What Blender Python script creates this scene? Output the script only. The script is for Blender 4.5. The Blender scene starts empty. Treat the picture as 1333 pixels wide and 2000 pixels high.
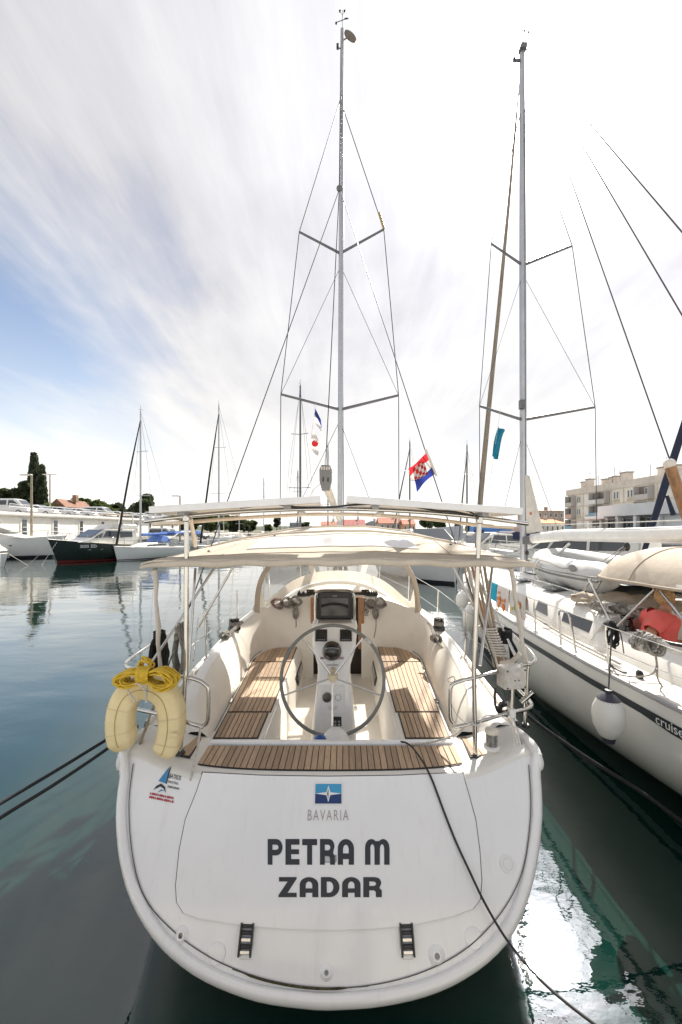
import bpy, math, random
from mathutils import Vector, Matrix, geometry, noise
from mathutils.bvhtree import BVHTree
R = math.radians
rnd = random.Random(7)
scene = bpy.context.scene
col = scene.collection

# ---------------------------------------------------------------- camera
H, F, CX, HY = 2.85, 800.0, 666.5, 1033.0      # eye height, focal length in photo pixels, centre column, horizon row
cd = bpy.data.cameras.new('camera'); cam = bpy.data.objects.new('camera', cd); col.objects.link(cam)
cam.location = (0, 0, H); cam.rotation_euler = (R(90), 0, 0)
cd.sensor_fit = 'VERTICAL'; cd.sensor_height = 36; cd.lens = 36 * F / 2000
cd.shift_y = (HY - 1000) / 2000; cd.clip_start = 0.05; cd.clip_end = 6000
scene.camera = cam

# ---------------------------------------------------------------- light
SUN = Vector(((1032 - CX) / F, 1.0, (HY - 215) / F)).normalized()
EL = math.asin(SUN.z); AZ = math.atan2(SUN.x, SUN.y)
world = bpy.data.worlds.new('World'); scene.world = world; world.use_nodes = True
nt = world.node_tree; N = nt.nodes; L = nt.links; N.clear()
def nd(t, **k):
    n = N.new(t)
    for a, b in k.items(): setattr(n, a, b)
    return n
def vmath(op, a, b=None):
    n = nd('ShaderNodeVectorMath', operation=op)
    for i, s in enumerate((a, b)):
        if s is None: continue
        if isinstance(s, (tuple, Vector)): n.inputs[i].default_value = s
        else: L.new(s, n.inputs[i])
    return n
def fmath(op, a, b=None, c=None, clamp=False):
    n = nd('ShaderNodeMath', operation=op, use_clamp=clamp)
    for i, s in enumerate((a, b, c)):
        if s is None: continue
        if isinstance(s, (int, float)): n.inputs[i].default_value = s
        else: L.new(s, n.inputs[i])
    return n.outputs[0]
def ramp(fac, stops):
    n = nd('ShaderNodeValToRGB'); L.new(fac, n.inputs[0])
    e = n.color_ramp.elements
    while len(e) < len(stops): e.new(0.5)
    for k, (p, c) in zip(e, stops): k.position = p; k.color = c if len(c) == 4 else (*c, 1)
    return n.outputs[0]
def mixc(fac, a, b, mode='MIX'):
    n = nd('ShaderNodeMix', data_type='RGBA', blend_type=mode)
    for s, i in ((fac, 0), (a, 6), (b, 7)):
        if isinstance(s, (int, float)): n.inputs[i].default_value = s
        elif isinstance(s, tuple): n.inputs[i].default_value = (*s, 1)
        else: L.new(s, n.inputs[i])
    return n.outputs[2]
sky = nd('ShaderNodeTexSky', sky_type='NISHITA', sun_disc=False, sun_elevation=EL, sun_rotation=AZ,
         air_density=1.0, dust_density=0.7, ozone_density=1.6)
tc = nd('ShaderNodeTexCoord'); D = vmath('NORMALIZE', tc.outputs['Generated']).outputs[0]
sp = nd('ShaderNodeSeparateXYZ'); L.new(D, sp.inputs[0])
dz = fmath('MAXIMUM', sp.outputs[2], 0.0); den = fmath('ADD', dz, 0.16)
cb = nd('ShaderNodeCombineXYZ'); L.new(fmath('DIVIDE', sp.outputs[0], den), cb.inputs[0]); L.new(fmath('DIVIDE', sp.outputs[1], den), cb.inputs[1])
def cloud_noise(scl, rot, loc, scale, detail, rough, dist):
    mp = nd('ShaderNodeMapping'); mp.inputs['Scale'].default_value = scl; mp.inputs['Rotation'].default_value = (0, 0, rot); mp.inputs['Location'].default_value = loc
    L.new(cb.outputs[0], mp.inputs[0])
    n = nd('ShaderNodeTexNoise'); L.new(mp.outputs[0], n.inputs[0])
    n.inputs['Scale'].default_value = scale; n.inputs['Detail'].default_value = detail; n.inputs['Roughness'].default_value = rough; n.inputs['Distortion'].default_value = dist
    return n.outputs[0]
streak = cloud_noise((1, .28, 1), R(28), (3.1, .4, 0), 1.5, 8, .6, .35)      # long cirrus streaks
puff = cloud_noise((1, .62, 1), R(20), (.55, 2.3, 0), .8, 6, .56, .25)         # broad veils
wisp = cloud_noise((1, .16, 1), R(34), (1.7, 6.2, 0), 4.2, 8, .62, .5)       # fine combed wisps
dens = fmath('ADD', fmath('ADD', fmath('MULTIPLY', streak, .42), fmath('MULTIPLY', puff, .48)), fmath('MULTIPLY_ADD', wisp, .20, -.02))
sdr = vmath('DOT_PRODUCT', D, tuple(SUN)).outputs['Value']; sd = fmath('MAXIMUM', sdr, 0.0)
# thicker veil on the sun's side of the sky, open blue to the west
clear = fmath('POWER', fmath('MAXIMUM', vmath('DOT_PRODUCT', D, tuple(Vector((-.84, 1, .44)).normalized())).outputs['Value'], 0.0), 34.0)
side = fmath('SUBTRACT', fmath('MULTIPLY_ADD', sd, .14, .0), fmath('MULTIPLY', clear, .30))
cov = ramp(fmath('ADD', dens, side), [(.34, (0, 0, 0)), (.60, (1, 1, 1))])
covf = fmath('MULTIPLY_ADD', cov, .95, .03, clamp=True)
# veil brightness: forward scattering round the sun
glow = fmath('ADD', fmath('ADD', fmath('MULTIPLY', fmath('POWER', sd, 6.0), 1.0), fmath('MULTIPLY', fmath('POWER', sd, 170.0), 40.0)), 1.62)
tone = fmath('MULTIPLY_ADD', fmath('ADD', fmath('ADD', puff, streak), fmath('MULTIPLY', wisp, .45)), 1.3, -.55)
cl = vmath('SCALE', mixc(fmath('MULTIPLY_ADD', tone, 1.25, -.55, clamp=True), (.90, .90, 1.06), (1.0, .985, .98))); L.new(fmath('MULTIPLY', glow, tone), cl.inputs['Scale'])
hs_ = nd('ShaderNodeHueSaturation'); hs_.inputs['Saturation'].default_value = 1.22; L.new(sky.outputs[0], hs_.inputs['Color'])
skyb = vmath('SCALE', hs_.outputs[0]); skyb.inputs['Scale'].default_value = .33
skyc = mixc(covf, skyb.outputs[0], cl.outputs[0])
# pale warm haze low over the horizon
hz = fmath('POWER', fmath('SUBTRACT', 1.0, dz), 3.6)
skyc = mixc(fmath('MULTIPLY', hz, .92), skyc, (3.5, 3.4, 3.18))
bg = nd('ShaderNodeBackground'); bg.inputs['Strength'].default_value = 0.10; L.new(skyc, bg.inputs[0])
wo = nd('ShaderNodeOutputWorld'); L.new(bg.outputs[0], wo.inputs[0])

sl = bpy.data.lights.new('sun', 'SUN'); sl.energy = 2.3; sl.angle = R(0.55); sl.color = (1, .93, .82)
so = bpy.data.objects.new('sun', sl); col.objects.link(so)
so.rotation_euler = (-SUN).to_track_quat('-Z', 'Y').to_euler(); so.location = (0, 0, 30)
vs = scene.view_settings; vs.view_transform = 'Standard'; vs.look = 'None'; vs.gamma = 1; vs.use_curve_mapping = False
vs.exposure = 2.05
scene.render.engine = 'CYCLES'
scene.cycles.use_denoising = True; scene.cycles.max_bounces = 8; scene.cycles.transparent_max_bounces = 16
scene.cycles.sample_clamp_indirect = 6.0; scene.cycles.caustics_reflective = False; scene.cycles.caustics_refractive = False

# ---------------------------------------------------------------- helpers
def P(px, py, Y):                      # point seen at photo pixel (px,py), Y metres in front of the eye
    return Vector(((px - CX) / F * Y, Y, H - (py - HY) / F * Y))
def PZ(px, py, z):                     # the same at a known height
    return P(px, py, (H - z) * F / (py - HY))
def lerp(a, b, t): return a + (b - a) * t
def interp(x, tab):
    if x <= tab[0][0]: return tab[0][1]
    for (x0, y0), (x1, y1) in zip(tab, tab[1:]):
        if x <= x1: return lerp(y0, y1, (x - x0) / (x1 - x0))
    return tab[-1][1]
def smooth_path(pts, n=6, closed=False):
    pts = [Vector(p) for p in pts]; out = []; m = len(pts)
    for i in range(m if closed else m - 1):
        if closed: a, b, c, d = pts[i - 1], pts[i], pts[(i + 1) % m], pts[(i + 2) % m]
        else: a, b, c, d = pts[max(i - 1, 0)], pts[i], pts[i + 1], pts[min(i + 2, m - 1)]
        for k in range(n):
            t = k / n
            out.append(.5 * ((2 * b) + (c - a) * t + (2 * a - 5 * b + 4 * c - d) * t * t + (3 * b - a - 3 * c + d) * t ** 3))
    if not closed: out.append(pts[-1])
    return out
def resample(pts, n):
    pts = [Vector(p) for p in pts]; d = [0]
    for a, b in zip(pts, pts[1:]): d.append(d[-1] + (b - a).length)
    out = []
    for i in range(n):
        s = d[-1] * i / (n - 1); k = 0
        while k < len(d) - 2 and d[k + 1] < s: k += 1
        out.append(pts[k].lerp(pts[k + 1], (s - d[k]) / max(1e-9, d[k + 1] - d[k])))
    return out

def empty(name, loc=(0, 0, 0), rz=0):
    o = bpy.data.objects.new(name, None); o.empty_display_size = .1; o.location = loc; o.rotation_euler = (0, 0, rz); col.objects.link(o); return o
def tag(o, label, cat, group=None, kind=None):
    if label: o['label'] = label
    if cat: o['category'] = cat
    if group: o['group'] = group
    if kind: o['kind'] = kind
    return o
def thing(name, label, cat, loc=(0, 0, 0), rz=0, group=None):
    return tag(empty(name, loc, rz), label, cat, group)
def link(name, me, m=None, parent=None, world=True, bevel=0):
    o = bpy.data.objects.new(name, me); col.objects.link(o)
    if m is not None and not me.materials: me.materials.append(m)
    if parent is not None:
        o.parent = parent
        if world and parent.type == 'EMPTY': o.matrix_parent_inverse = (Matrix.Translation(parent.location) @ parent.rotation_euler.to_matrix().to_4x4()).inverted()
    if bevel:
        b = o.modifiers.new('b', 'BEVEL'); b.width = bevel; b.segments = 2; b.limit_method = 'ANGLE'; b.angle_limit = R(40)
    return o

class MB:
    def __init__(s): s.v = []; s.f = []
    def add(s, vs, fs):
        o = len(s.v); s.v += [tuple(v) for v in vs]; s.f += [tuple(i + o for i in f) for f in fs]; return s
    def box(s, c, d, rz=0, M=None):
        x, y, z = (k / 2 for k in d); vs = [Vector((a * x, b * y, e * z)) for e in (-1, 1) for a, b in ((-1, -1), (1, -1), (1, 1), (-1, 1))]
        if M is None: M = Matrix.Rotation(rz, 3, 'Z')
        return s.add([M @ v + Vector(c) for v in vs], [(3, 2, 1, 0), (4, 5, 6, 7), (0, 1, 5, 4), (1, 2, 6, 5), (2, 3, 7, 6), (3, 0, 4, 7)])
    def grid(s, rows, cu=False, cv=False, flip=False):
        n, m = len(rows), len(rows[0]); vs = [p for r in rows for p in r]; fs = []
        for i in range(n if cu else n - 1):
            for j in range(m if cv else m - 1):
                a, b, c, d = i * m + j, i * m + (j + 1) % m, ((i + 1) % n) * m + (j + 1) % m, ((i + 1) % n) * m + j
                fs.append((d, c, b, a) if flip else (a, b, c, d))
        return s.add(vs, fs)
    def tube(s, pts, r, n=8, closed=False, caps=True, flat=1.0):
        pts = [Vector(p) for p in pts]; m = len(pts); rr = r if isinstance(r, (list, tuple)) else [r] * m
        rings = []; up = None
        for i in range(m):
            a = pts[i - 1] if (i or closed) else pts[0]; b = pts[(i + 1) % m] if (i < m - 1 or closed) else pts[-1]
            t = (b - a); t = t.normalized() if t.length > 1e-9 else Vector((0, 0, 1))
            if up is None: up = Vector((0, 0, 1)) if abs(t.z) < .9 else Vector((0, 1, 0))
            u = up - t * up.dot(t); u = u.normalized() if u.length > 1e-6 else t.orthogonal().normalized(); up = u; w = t.cross(u)
            rings.append([pts[i] + (u * math.cos(2 * math.pi * k / n) + w * math.sin(2 * math.pi * k / n) * flat) * rr[i] for k in range(n)])
        s.grid(rings, cu=closed, cv=True, flip=True)
        if caps and not closed:
            o = len(s.v) - m * n; s.f.append(tuple(range(o, o + n))); s.f.append(tuple(reversed(range(len(s.v) - n, len(s.v)))))
        return s
    def lathe(s, prof, c=(0, 0, 0), n=16, M=None):
        rows = []
        for r, z in prof:
            rows.append([(M or Matrix.Identity(3)) @ Vector((r * math.cos(2 * math.pi * k / n), r * math.sin(2 * math.pi * k / n), z)) + Vector(c) for k in range(n)])
        return s.grid(rows, cv=True)
    def ell(s, c, r, n=14, m=9, M=None):
        rows = [[(M or Matrix.Identity(3)) @ Vector((r[0] * math.sin(a) * math.cos(2 * math.pi * k / n), r[1] * math.sin(a) * math.sin(2 * math.pi * k / n), -r[2] * math.cos(a))) + Vector(c)
                 for k in range(n)] for a in [math.pi * (.002 + .996 * j / (m - 1)) for j in range(m)]]
        return s.grid(rows, cv=True)
    def prism(s, poly, off):
        off = Vector(off); n = len(poly); a = [Vector(p) for p in poly]; o = len(s.v)
        s.add(a + [p + off for p in a], [tuple(range(n - 1, -1, -1)), tuple(range(n, 2 * n))] + [(i, (i + 1) % n, n + (i + 1) % n, n + i) for i in range(n)])
        return s
    def slab(s, rows, off):
        "closed slab: a grid and its copy moved by off"
        off = Vector(off); n, m = len(rows), len(rows[0])
        s.grid(rows); s.grid([[Vector(p) + off for p in r] for r in rows], flip=True)
        edge = [rows[0][j] for j in range(m)] + [rows[i][m - 1] for i in range(1, n)] + [rows[n - 1][j] for j in range(m - 2, -1, -1)] + [rows[i][0] for i in range(n - 2, 0, -1)]
        s.grid([edge, [Vector(p) + off for p in edge]], cv=True, flip=True); return s
    def mesh(s, name, ang=38):
        me = bpy.data.meshes.new(name); me.from_pydata(s.v, [], s.f); me.validate(); me.update()
        if ang: me.shade_smooth(); me.set_sharp_from_angle(angle=R(ang))
        return me
    def build(s, name, m, parent=None, world=True, ang=38, bevel=0):
        return link(name, s.mesh(name, ang), m, parent, world, bevel)

# ---------------------------------------------------------------- materials
MATS = {}
def mat(name, c, rough=.5, metal=0, var=.06, scale=6, bump=0, bscale=40, coat=0, random_v=0, trans=0, spec=.5, stretch=(1, 1, 1), c2=None, dirt=0, streak=0):
    if name in MATS: return MATS[name]
    m = bpy.data.materials.new(name); m.use_nodes = True; t = m.node_tree; ns = t.nodes; b = ns['Principled BSDF']
    tcn = ns.new('ShaderNodeTexCoord'); mp = ns.new('ShaderNodeMapping'); mp.inputs['Scale'].default_value = stretch
    t.links.new(tcn.outputs['Object'], mp.inputs[0])
    no = ns.new('ShaderNodeTexNoise'); no.inputs['Scale'].default_value = scale; no.inputs['Detail'].default_value = 6; no.inputs['Roughness'].default_value = .62
    t.links.new(mp.outputs[0], no.inputs[0])
    rp = ns.new('ShaderNodeValToRGB'); e = rp.color_ramp.elements; e[0].position = .28; e[1].position = .72
    d = c2 if c2 else tuple(k * (1 - 2 * var) for k in c); u = c if c2 else tuple(min(1, k * (1 + var)) for k in c)
    e[0].color = (*d, 1); e[1].color = (*u, 1); t.links.new(no.outputs[0], rp.inputs[0]); out = rp.outputs[0]
    if random_v:
        oi = ns.new('ShaderNodeObjectInfo'); hs = ns.new('ShaderNodeHueSaturation'); mr = ns.new('ShaderNodeMapRange')
        mr.inputs[3].default_value = 1 - random_v; mr.inputs[4].default_value = 1 + random_v
        t.links.new(oi.outputs['Random'], mr.inputs[0]); t.links.new(mr.outputs[0], hs.inputs['Value']); t.links.new(out, hs.inputs['Color']); out = hs.outputs[0]
        va = ns.new('ShaderNodeVectorMath'); va.operation = 'ADD'; sc = ns.new('ShaderNodeVectorMath'); sc.operation = 'SCALE'; sc.inputs['Scale'].default_value = 1
        cx = ns.new('ShaderNodeCombineXYZ'); mu = ns.new('ShaderNodeMath'); mu.operation = 'MULTIPLY'; mu.inputs[1].default_value = 37
        t.links.new(oi.outputs['Random'], mu.inputs[0]); t.links.new(mu.outputs[0], cx.inputs[2]); t.links.new(mp.outputs[0], va.inputs[0]); t.links.new(cx.outputs[0], va.inputs[1]); t.links.new(va.outputs[0], no.inputs[0])
    if dirt:
        n2 = ns.new('ShaderNodeTexNoise'); n2.inputs['Scale'].default_value = 2.3; n2.inputs['Detail'].default_value = 9; n2.inputs['Roughness'].default_value = .72
        t.links.new(tcn.outputs['Object'], n2.inputs[0]); r2 = ns.new('ShaderNodeValToRGB'); r2.color_ramp.elements[0].position = .55; r2.color_ramp.elements[1].position = .78
        r2.color_ramp.elements[1].color = (dirt, dirt, dirt, 1); t.links.new(n2.outputs[0], r2.inputs[0])
        mx = ns.new('ShaderNodeMix'); mx.data_type = 'RGBA'; t.links.new(r2.outputs[0], mx.inputs[0]); t.links.new(out, mx.inputs[6]); mx.inputs[7].default_value = (c[0] * .55, c[1] * .5, c[2] * .42, 1); out = mx.outputs[2]
    if streak:
        m4 = ns.new('ShaderNodeMapping'); m4.inputs['Scale'].default_value = (16, 5, .55); t.links.new(tcn.outputs['Object'], m4.inputs[0])
        n4 = ns.new('ShaderNodeTexNoise'); n4.inputs['Scale'].default_value = 1.6; n4.inputs['Detail'].default_value = 7; n4.inputs['Roughness'].default_value = .65; t.links.new(m4.outputs[0], n4.inputs[0])
        r4 = ns.new('ShaderNodeValToRGB'); r4.color_ramp.elements[0].position = .54; r4.color_ramp.elements[1].position = .80; r4.color_ramp.elements[1].color = (streak, streak, streak, 1); t.links.new(n4.outputs[0], r4.inputs[0])
        x4 = ns.new('ShaderNodeMix'); x4.data_type = 'RGBA'; t.links.new(r4.outputs[0], x4.inputs[0]); t.links.new(out, x4.inputs[6]); x4.inputs[7].default_value = (c[0] * .62, c[1] * .56, c[2] * .46, 1); out = x4.outputs[2]
    t.links.new(out, b.inputs['Base Color'])
    b.inputs['Roughness'].default_value = rough; b.inputs['Metallic'].default_value = metal; b.inputs['Specular IOR Level'].default_value = spec
    if coat: b.inputs['Coat Weight'].default_value = coat; b.inputs['Coat Roughness'].default_value = .06
    if bump:
        n3 = ns.new('ShaderNodeTexNoise'); n3.inputs['Scale'].default_value = bscale; n3.inputs['Detail'].default_value = 5; t.links.new(mp.outputs[0], n3.inputs[0])
        bp = ns.new('ShaderNodeBump'); bp.inputs['Strength'].default_value = bump; bp.inputs['Distance'].default_value = .02; t.links.new(n3.outputs[0], bp.inputs['Height']); t.links.new(bp.outputs[0], b.inputs['Normal'])
    if trans:
        tl = ns.new('ShaderNodeBsdfTranslucent'); t.links.new(out, tl.inputs[0]); ms = ns.new('ShaderNodeMixShader'); ms.inputs[0].default_value = trans
        t.links.new(b.outputs[0], ms.inputs[1]); t.links.new(tl.outputs[0], ms.inputs[2]); t.links.new(ms.outputs[0], ns['Material Output'].inputs[0])
    MATS[name] = m; return m
def glassy(name, tint, alpha, rough=.05, bump=0):
    if name in MATS: return MATS[name]
    m = bpy.data.materials.new(name); m.use_nodes = True; t = m.node_tree; ns = t.nodes; b = ns['Principled BSDF']
    b.inputs['Base Color'].default_value = (*tint, 1); b.inputs['Roughness'].default_value = rough; b.inputs['Alpha'].default_value = alpha
    if bump:
        n3 = ns.new('ShaderNodeTexNoise'); n3.inputs['Scale'].default_value = 5; n3.inputs['Detail'].default_value = 3
        tcn = ns.new('ShaderNodeTexCoord'); t.links.new(tcn.outputs['Object'], n3.inputs[0])
        bp = ns.new('ShaderNodeBump'); bp.inputs['Strength'].default_value = bump; bp.inputs['Distance'].default_value = .05; t.links.new(n3.outputs[0], bp.inputs['Height']); t.links.new(bp.outputs[0], b.inputs['Normal'])
    MATS[name] = m; return m

gel = mat('gelcoat_white', (.86, .86, .86), .24, var=.015, scale=2.5, coat=.9, dirt=.09, streak=.20)
gelw = mat('gelcoat_warm', (.78, .76, .71), .38, var=.03, scale=3, coat=.15, dirt=.12)
gelc = mat('gelcoat_cream', (.78, .745, .68), .42, var=.04, scale=3, dirt=.10)
teak = mat('teak', (.55, .39, .25), .62, var=.16, scale=9, stretch=(9, .9, 9), bump=.35, bscale=30, random_v=.24, c2=(.35, .25, .175))
teakx = mat('teak_varnished', (.36, .17, .07), .3, var=.2, scale=8, stretch=(6, 6, .8), coat=.4)
caulk = mat('caulking_black', (.02, .02, .022), .6)
steel = mat('stainless_steel', (.58, .57, .55), .12, metal=1, var=.05, scale=14)
alu = mat('aluminium_spar', (.50, .51, .53), .36, metal=.75, var=.06, scale=4)
alud = mat('aluminium_dark', (.16, .16, .17), .40, metal=.5, var=.1, scale=4)
wire = mat('wire_rope', (.07, .07, .075), .45, metal=.3)
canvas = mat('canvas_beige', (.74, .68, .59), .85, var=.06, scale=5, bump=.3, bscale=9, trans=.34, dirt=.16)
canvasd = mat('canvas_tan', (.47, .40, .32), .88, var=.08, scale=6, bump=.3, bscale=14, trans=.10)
canvasw = mat('canvas_offwhite', (.74, .70, .64), .8, var=.06, scale=7, bump=.2, bscale=20, trans=.1)
vinyl = glassy('clear_vinyl', (.62, .61, .60), .42, .12, .7)
vinylm = mat('milky_vinyl', (.58, .58, .60), .25, var=.09, scale=3, coat=.3)
black = mat('black_plastic', (.022, .022, .024), .4)
blackg = mat('black_gloss', (.012, .012, .014), .08, coat=.6)
rubber = mat('black_rubber', (.02, .02, .02), .55)
ropeb = mat('rope_black', (.018, .018, .02), .85, bump=.8, bscale=90)
ropeg = mat('rope_grey', (.36, .34, .31), .9, var=.35, scale=60, bump=.8, bscale=90)
ropew = mat('rope_white', (.68, .66, .62), .9, var=.2, scale=70, bump=.8, bscale=90)
ropey = mat('rope_yellow', (.72, .48, .035), .6, var=.14, scale=40, bump=.5, bscale=90)
buoy = mat('lifebuoy_vinyl', (.80, .67, .38), .48, var=.07, scale=5, bump=.12, bscale=8, dirt=.22)
letter = mat('lettering_dark', (.025, .028, .035), .35)
grey = mat('grey_plastic', (.32, .33, .34), .45)
wheelg = mat('wheel_leather_grey', (.20, .21, .20), .5, bump=.15, bscale=60)
white = mat('white_plastic', (.80, .80, .79), .35, var=.03)
whited = mat('white_plaster', (.76, .74, .70), .85, var=.07, scale=1.2, dirt=.2, bump=.1)
navy = mat('navy_canvas', (.02, .026, .055), .8, bump=.2)
red = mat('red_paint', (.35, .03, .03), .4)


# ================================================================ setting
def water_material():
    m = bpy.data.materials.new('sea_water'); m.use_nodes = True; t = m.node_tree; ns = t.nodes; b = ns['Principled BSDF']
    b.inputs['Base Color'].default_value = (.004, .024, .019, 1); b.inputs['Roughness'].default_value = .015; b.inputs['IOR'].default_value = 1.333; b.inputs['Specular IOR Level'].default_value = .9; b.inputs['Coat Weight'].default_value = .85; b.inputs['Coat IOR'].default_value = 1.6; b.inputs['Coat Roughness'].default_value = .015
    g = ns.new('ShaderNodeNewGeometry')
    def nz(scale, st, detail, rot, dist=.0):
        mp = ns.new('ShaderNodeMapping'); mp.inputs['Scale'].default_value = st; mp.inputs['Rotation'].default_value = (0, 0, rot)
        t.links.new(g.outputs['Position'], mp.inputs[0]); n = ns.new('ShaderNodeTexNoise'); n.inputs['Scale'].default_value = scale; n.inputs['Detail'].default_value = detail
        n.inputs['Roughness'].default_value = .5; n.inputs['Distortion'].default_value = dist; t.links.new(mp.outputs[0], n.inputs[0]); return n.outputs[0]
    def mth(op, a, c):
        n = ns.new('ShaderNodeMath'); n.operation = op
        for i, s in enumerate((a, c)):
            if isinstance(s, (int, float)): n.inputs[i].default_value = s
            else: t.links.new(s, n.inputs[i])
        return n.outputs[0]
    big = nz(.55, (.5, 1.0, 1), 2, R(8)); mid = nz(2.4, (.55, 1.1, 1), 3, R(-14), .3); fine = nz(12, (.6, 1.1, 1), 3, R(20))
    patch = nz(.11, (.5, 1, 1), 3, 0)
    pr = ns.new('ShaderNodeMapRange'); pr.inputs[1].default_value = .38; pr.inputs[2].default_value = .66; pr.inputs[3].default_value = .35; pr.inputs[4].default_value = 1.25; t.links.new(patch, pr.inputs[0])
    h = mth('ADD', mth('MULTIPLY', big, .030), mth('MULTIPLY', mth('ADD', mth('MULTIPLY', mid, .0065), mth('MULTIPLY', fine, .0021)), pr.outputs[0]))
    bp = ns.new('ShaderNodeBump'); bp.inputs['Strength'].default_value = 1; bp.inputs['Distance'].default_value = 1.0; t.links.new(h, bp.inputs['Height']); t.links.new(bp.outputs[0], b.inputs['Normal']); t.links.new(bp.outputs[0], b.inputs['Coat Normal'])
    return m
w = MB(); w.grid([[(x, y, 0) for x in (-900, -60, 0, 60, 900)] for y in (-60, 0, 30, 80, 400)], flip=True)
tag(w.build('water', water_material()), 'calm dark green harbour water', None, kind='structure')

# ================================================================ the yacht in the middle
YC = lambda Y: -.11 + .009 * Y                     # its centre line
def B(x, y, z): return Vector((x + YC(y), y, z))
yacht = thing('sailing_yacht', 'white sailing yacht with PETRA M ZADAR lettered on its stern', 'sailing yacht', (YC(7), 7, 0))
TA, TB = 2.342, .637                                # transom plane: y = TA + TB*z - bulge
bulge = lambda x: .07 * (1 - min(1, abs(x) / 1.55) ** 2)
def WT(px, py):                                     # pixel -> point on the transom skin
    k = (py - HY) / F; Y = (TA + H * TB) / (1 + TB * k)
    for _ in range(8):
        x = (px - CX) / F * Y - YC(Y); Y = (TA + H * TB - bulge(x)) / (1 + TB * k)
    return P(px, py, Y)
def TS(x, z, lift=0):                               # boat coordinates -> transom skin
    y = TA + TB * z - bulge(x) - lift * .85; return B(x, y, z + lift * .5)
sheer_w = lambda y: interp(y, [(3.0, 1.545), (3.8, 1.59), (5.7, 1.64), (7.3, 1.55), (8.6, 1.30), (10.0, .90), (11.2, .42), (12.0, .03)])
sheer_z = lambda y: interp(y, [(3.0, 1.19), (3.8, 1.20), (5.7, 1.255), (7.3, 1.32), (12.0, 1.55)])
# transom outline (middle of the rim), sampled from the rounded stern
OUTL = [(252, 1478), (244, 1520), (238, 1580), (241, 1640), (249, 1690), (266, 1745), (300, 1806), (345, 1856), (410, 1900), (505, 1936), (600, 1950), (650, 1952),
        (745, 1945), (842, 1922), (918, 1884), (972, 1838), (1006, 1784), (1030, 1716), (1044, 1640), (1049, 1580), (1046, 1512), (1038, 1478)]
outl = smooth_path([WT(*p) for p in OUTL], 5)
port0 = B(-1.548, 3.06, 1.185); star0 = B(1.548, 3.06, 1.185)
outl = resample([port0] + outl[4:-4] + [star0], 57)
rings = [outl]
for y in (3.45, 4.3, 5.7, 7.3, 8.6, 10.0, 11.2, 12.0):
    w_, z_ = sheer_w(y), sheer_z(y); ring = []
    for i in range(57):
        a = math.pi * (i / 56 - .5); kd = .42 * min(1, (12.3 - y) / 3)
        ring.append(B(w_ * math.copysign(abs(math.sin(a)) ** .62, a), y + .25 * (z_ - 1.5) * 0, z_ - (z_ + kd) * abs(math.cos(a)) ** .85))
    rings.append(ring)
MB().grid(rings).build('hull', gel, yacht, ang=60)
# rim round the transom
rim = [p + Vector((0, -.006, -.004)) for p in outl]
MB().tube(rim, .043, 12, flat=.8).build('rubbing_rim', gel, yacht, ang=80)
for sx, pt in ((-1, port0), (1, star0)):
    MB().tube(smooth_path([pt + Vector((sx * -.004, -.045, -.11)), pt + Vector((sx * -.004, -.02, -.05)), pt + Vector((sx * -.008, .03, .005)), pt + Vector((sx * -.016, .12, .022)), pt + Vector((sx * -.02, .30, .02))], 4), [.02, .032, .040] + [.044] * 6 + [.042, .042, .04, .038, .034, .03, .025, .018], 10, flat=.8).build('rim_end_cap', white, yacht)
# transom skin
zt = lambda x: interp(abs(x), [(0, 1.075), (1.02, 1.075), (1.15, 1.095), (1.40, 1.165), (1.56, 1.19)])
oz = sorted(((p.x - YC(p.y), p.z) for p in outl), key=lambda t: t[0])
zb = lambda x: interp(x, oz)
XS = [-1.535 + 3.07 * i / 60 for i in range(61)]
rows = []
for k in range(25):
    rows.append([TS(x, lerp(zt(x) - .035, min(zb(x), zt(x) - .04) + .0, k / 24)) for x in XS])
MB().grid(rows, flip=True).build('transom', gel, yacht, ang=80)
# stern deck between transom edge and cockpit
rows = []
for k in range(9):
    r = []
    for x in XS:
        z0 = zt(x); e = TS(x, z0 - .035); y0 = e.y
        if k == 0: r.append(e)
        elif k == 1: r.append(B(x, y0 + .012, z0 - .012))
        elif k == 2: r.append(B(x, y0 + .04, z0))
        else: r.append(B(x, lerp(y0 + .04, 3.42, (k - 2) / 6), z0 + (0 if abs(x) < 1.02 else .004 * k)))
    rows.append(r)
MB().grid(rows).build('stern_deck', gelw, yacht, ang=50)
# fold-down platform: a proud panel with its gap
PAN = [(396, 1508), (384, 1545), (362, 1600), (350, 1660), (343, 1730), (345, 1762), (358, 1783), (385, 1793), (480, 1808), (560, 1814), (640, 1816), (720, 1814), (800, 1808), (890, 1788),
       (926, 1774), (939, 1757), (942, 1720), (938, 1660), (930, 1600), (915, 1545), (904, 1508), (780, 1514), (640, 1516), (510, 1514)]
def panel_mesh(pix, lift, inset=1.0):
    pts = [WT(*p) for p in pix]; q = [(p.x - YC(p.y), p.z) for p in pts]
    cxm = sum(a for a, b in q) / len(q); czm = sum(b for a, b in q) / len(q)
    rings = []
    for s_ in (1.0, .992, .9, .75, .55, .3, .05):
        l = -.004 if s_ == 1.0 else lift
        rings.append([TS(cxm + (a - cxm) * s_ * inset, czm + (b - czm) * s_ * inset, l) for a, b in q])
    return MB().grid(rings, cv=True)
panel_mesh(PAN, .003, 1.0065).build('platform_gap', mat('gap_grey', (.10, .10, .10), .7), yacht)
platform = panel_mesh(PAN, .014).build('bathing_platform', gel, yacht, ang=50)
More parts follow.
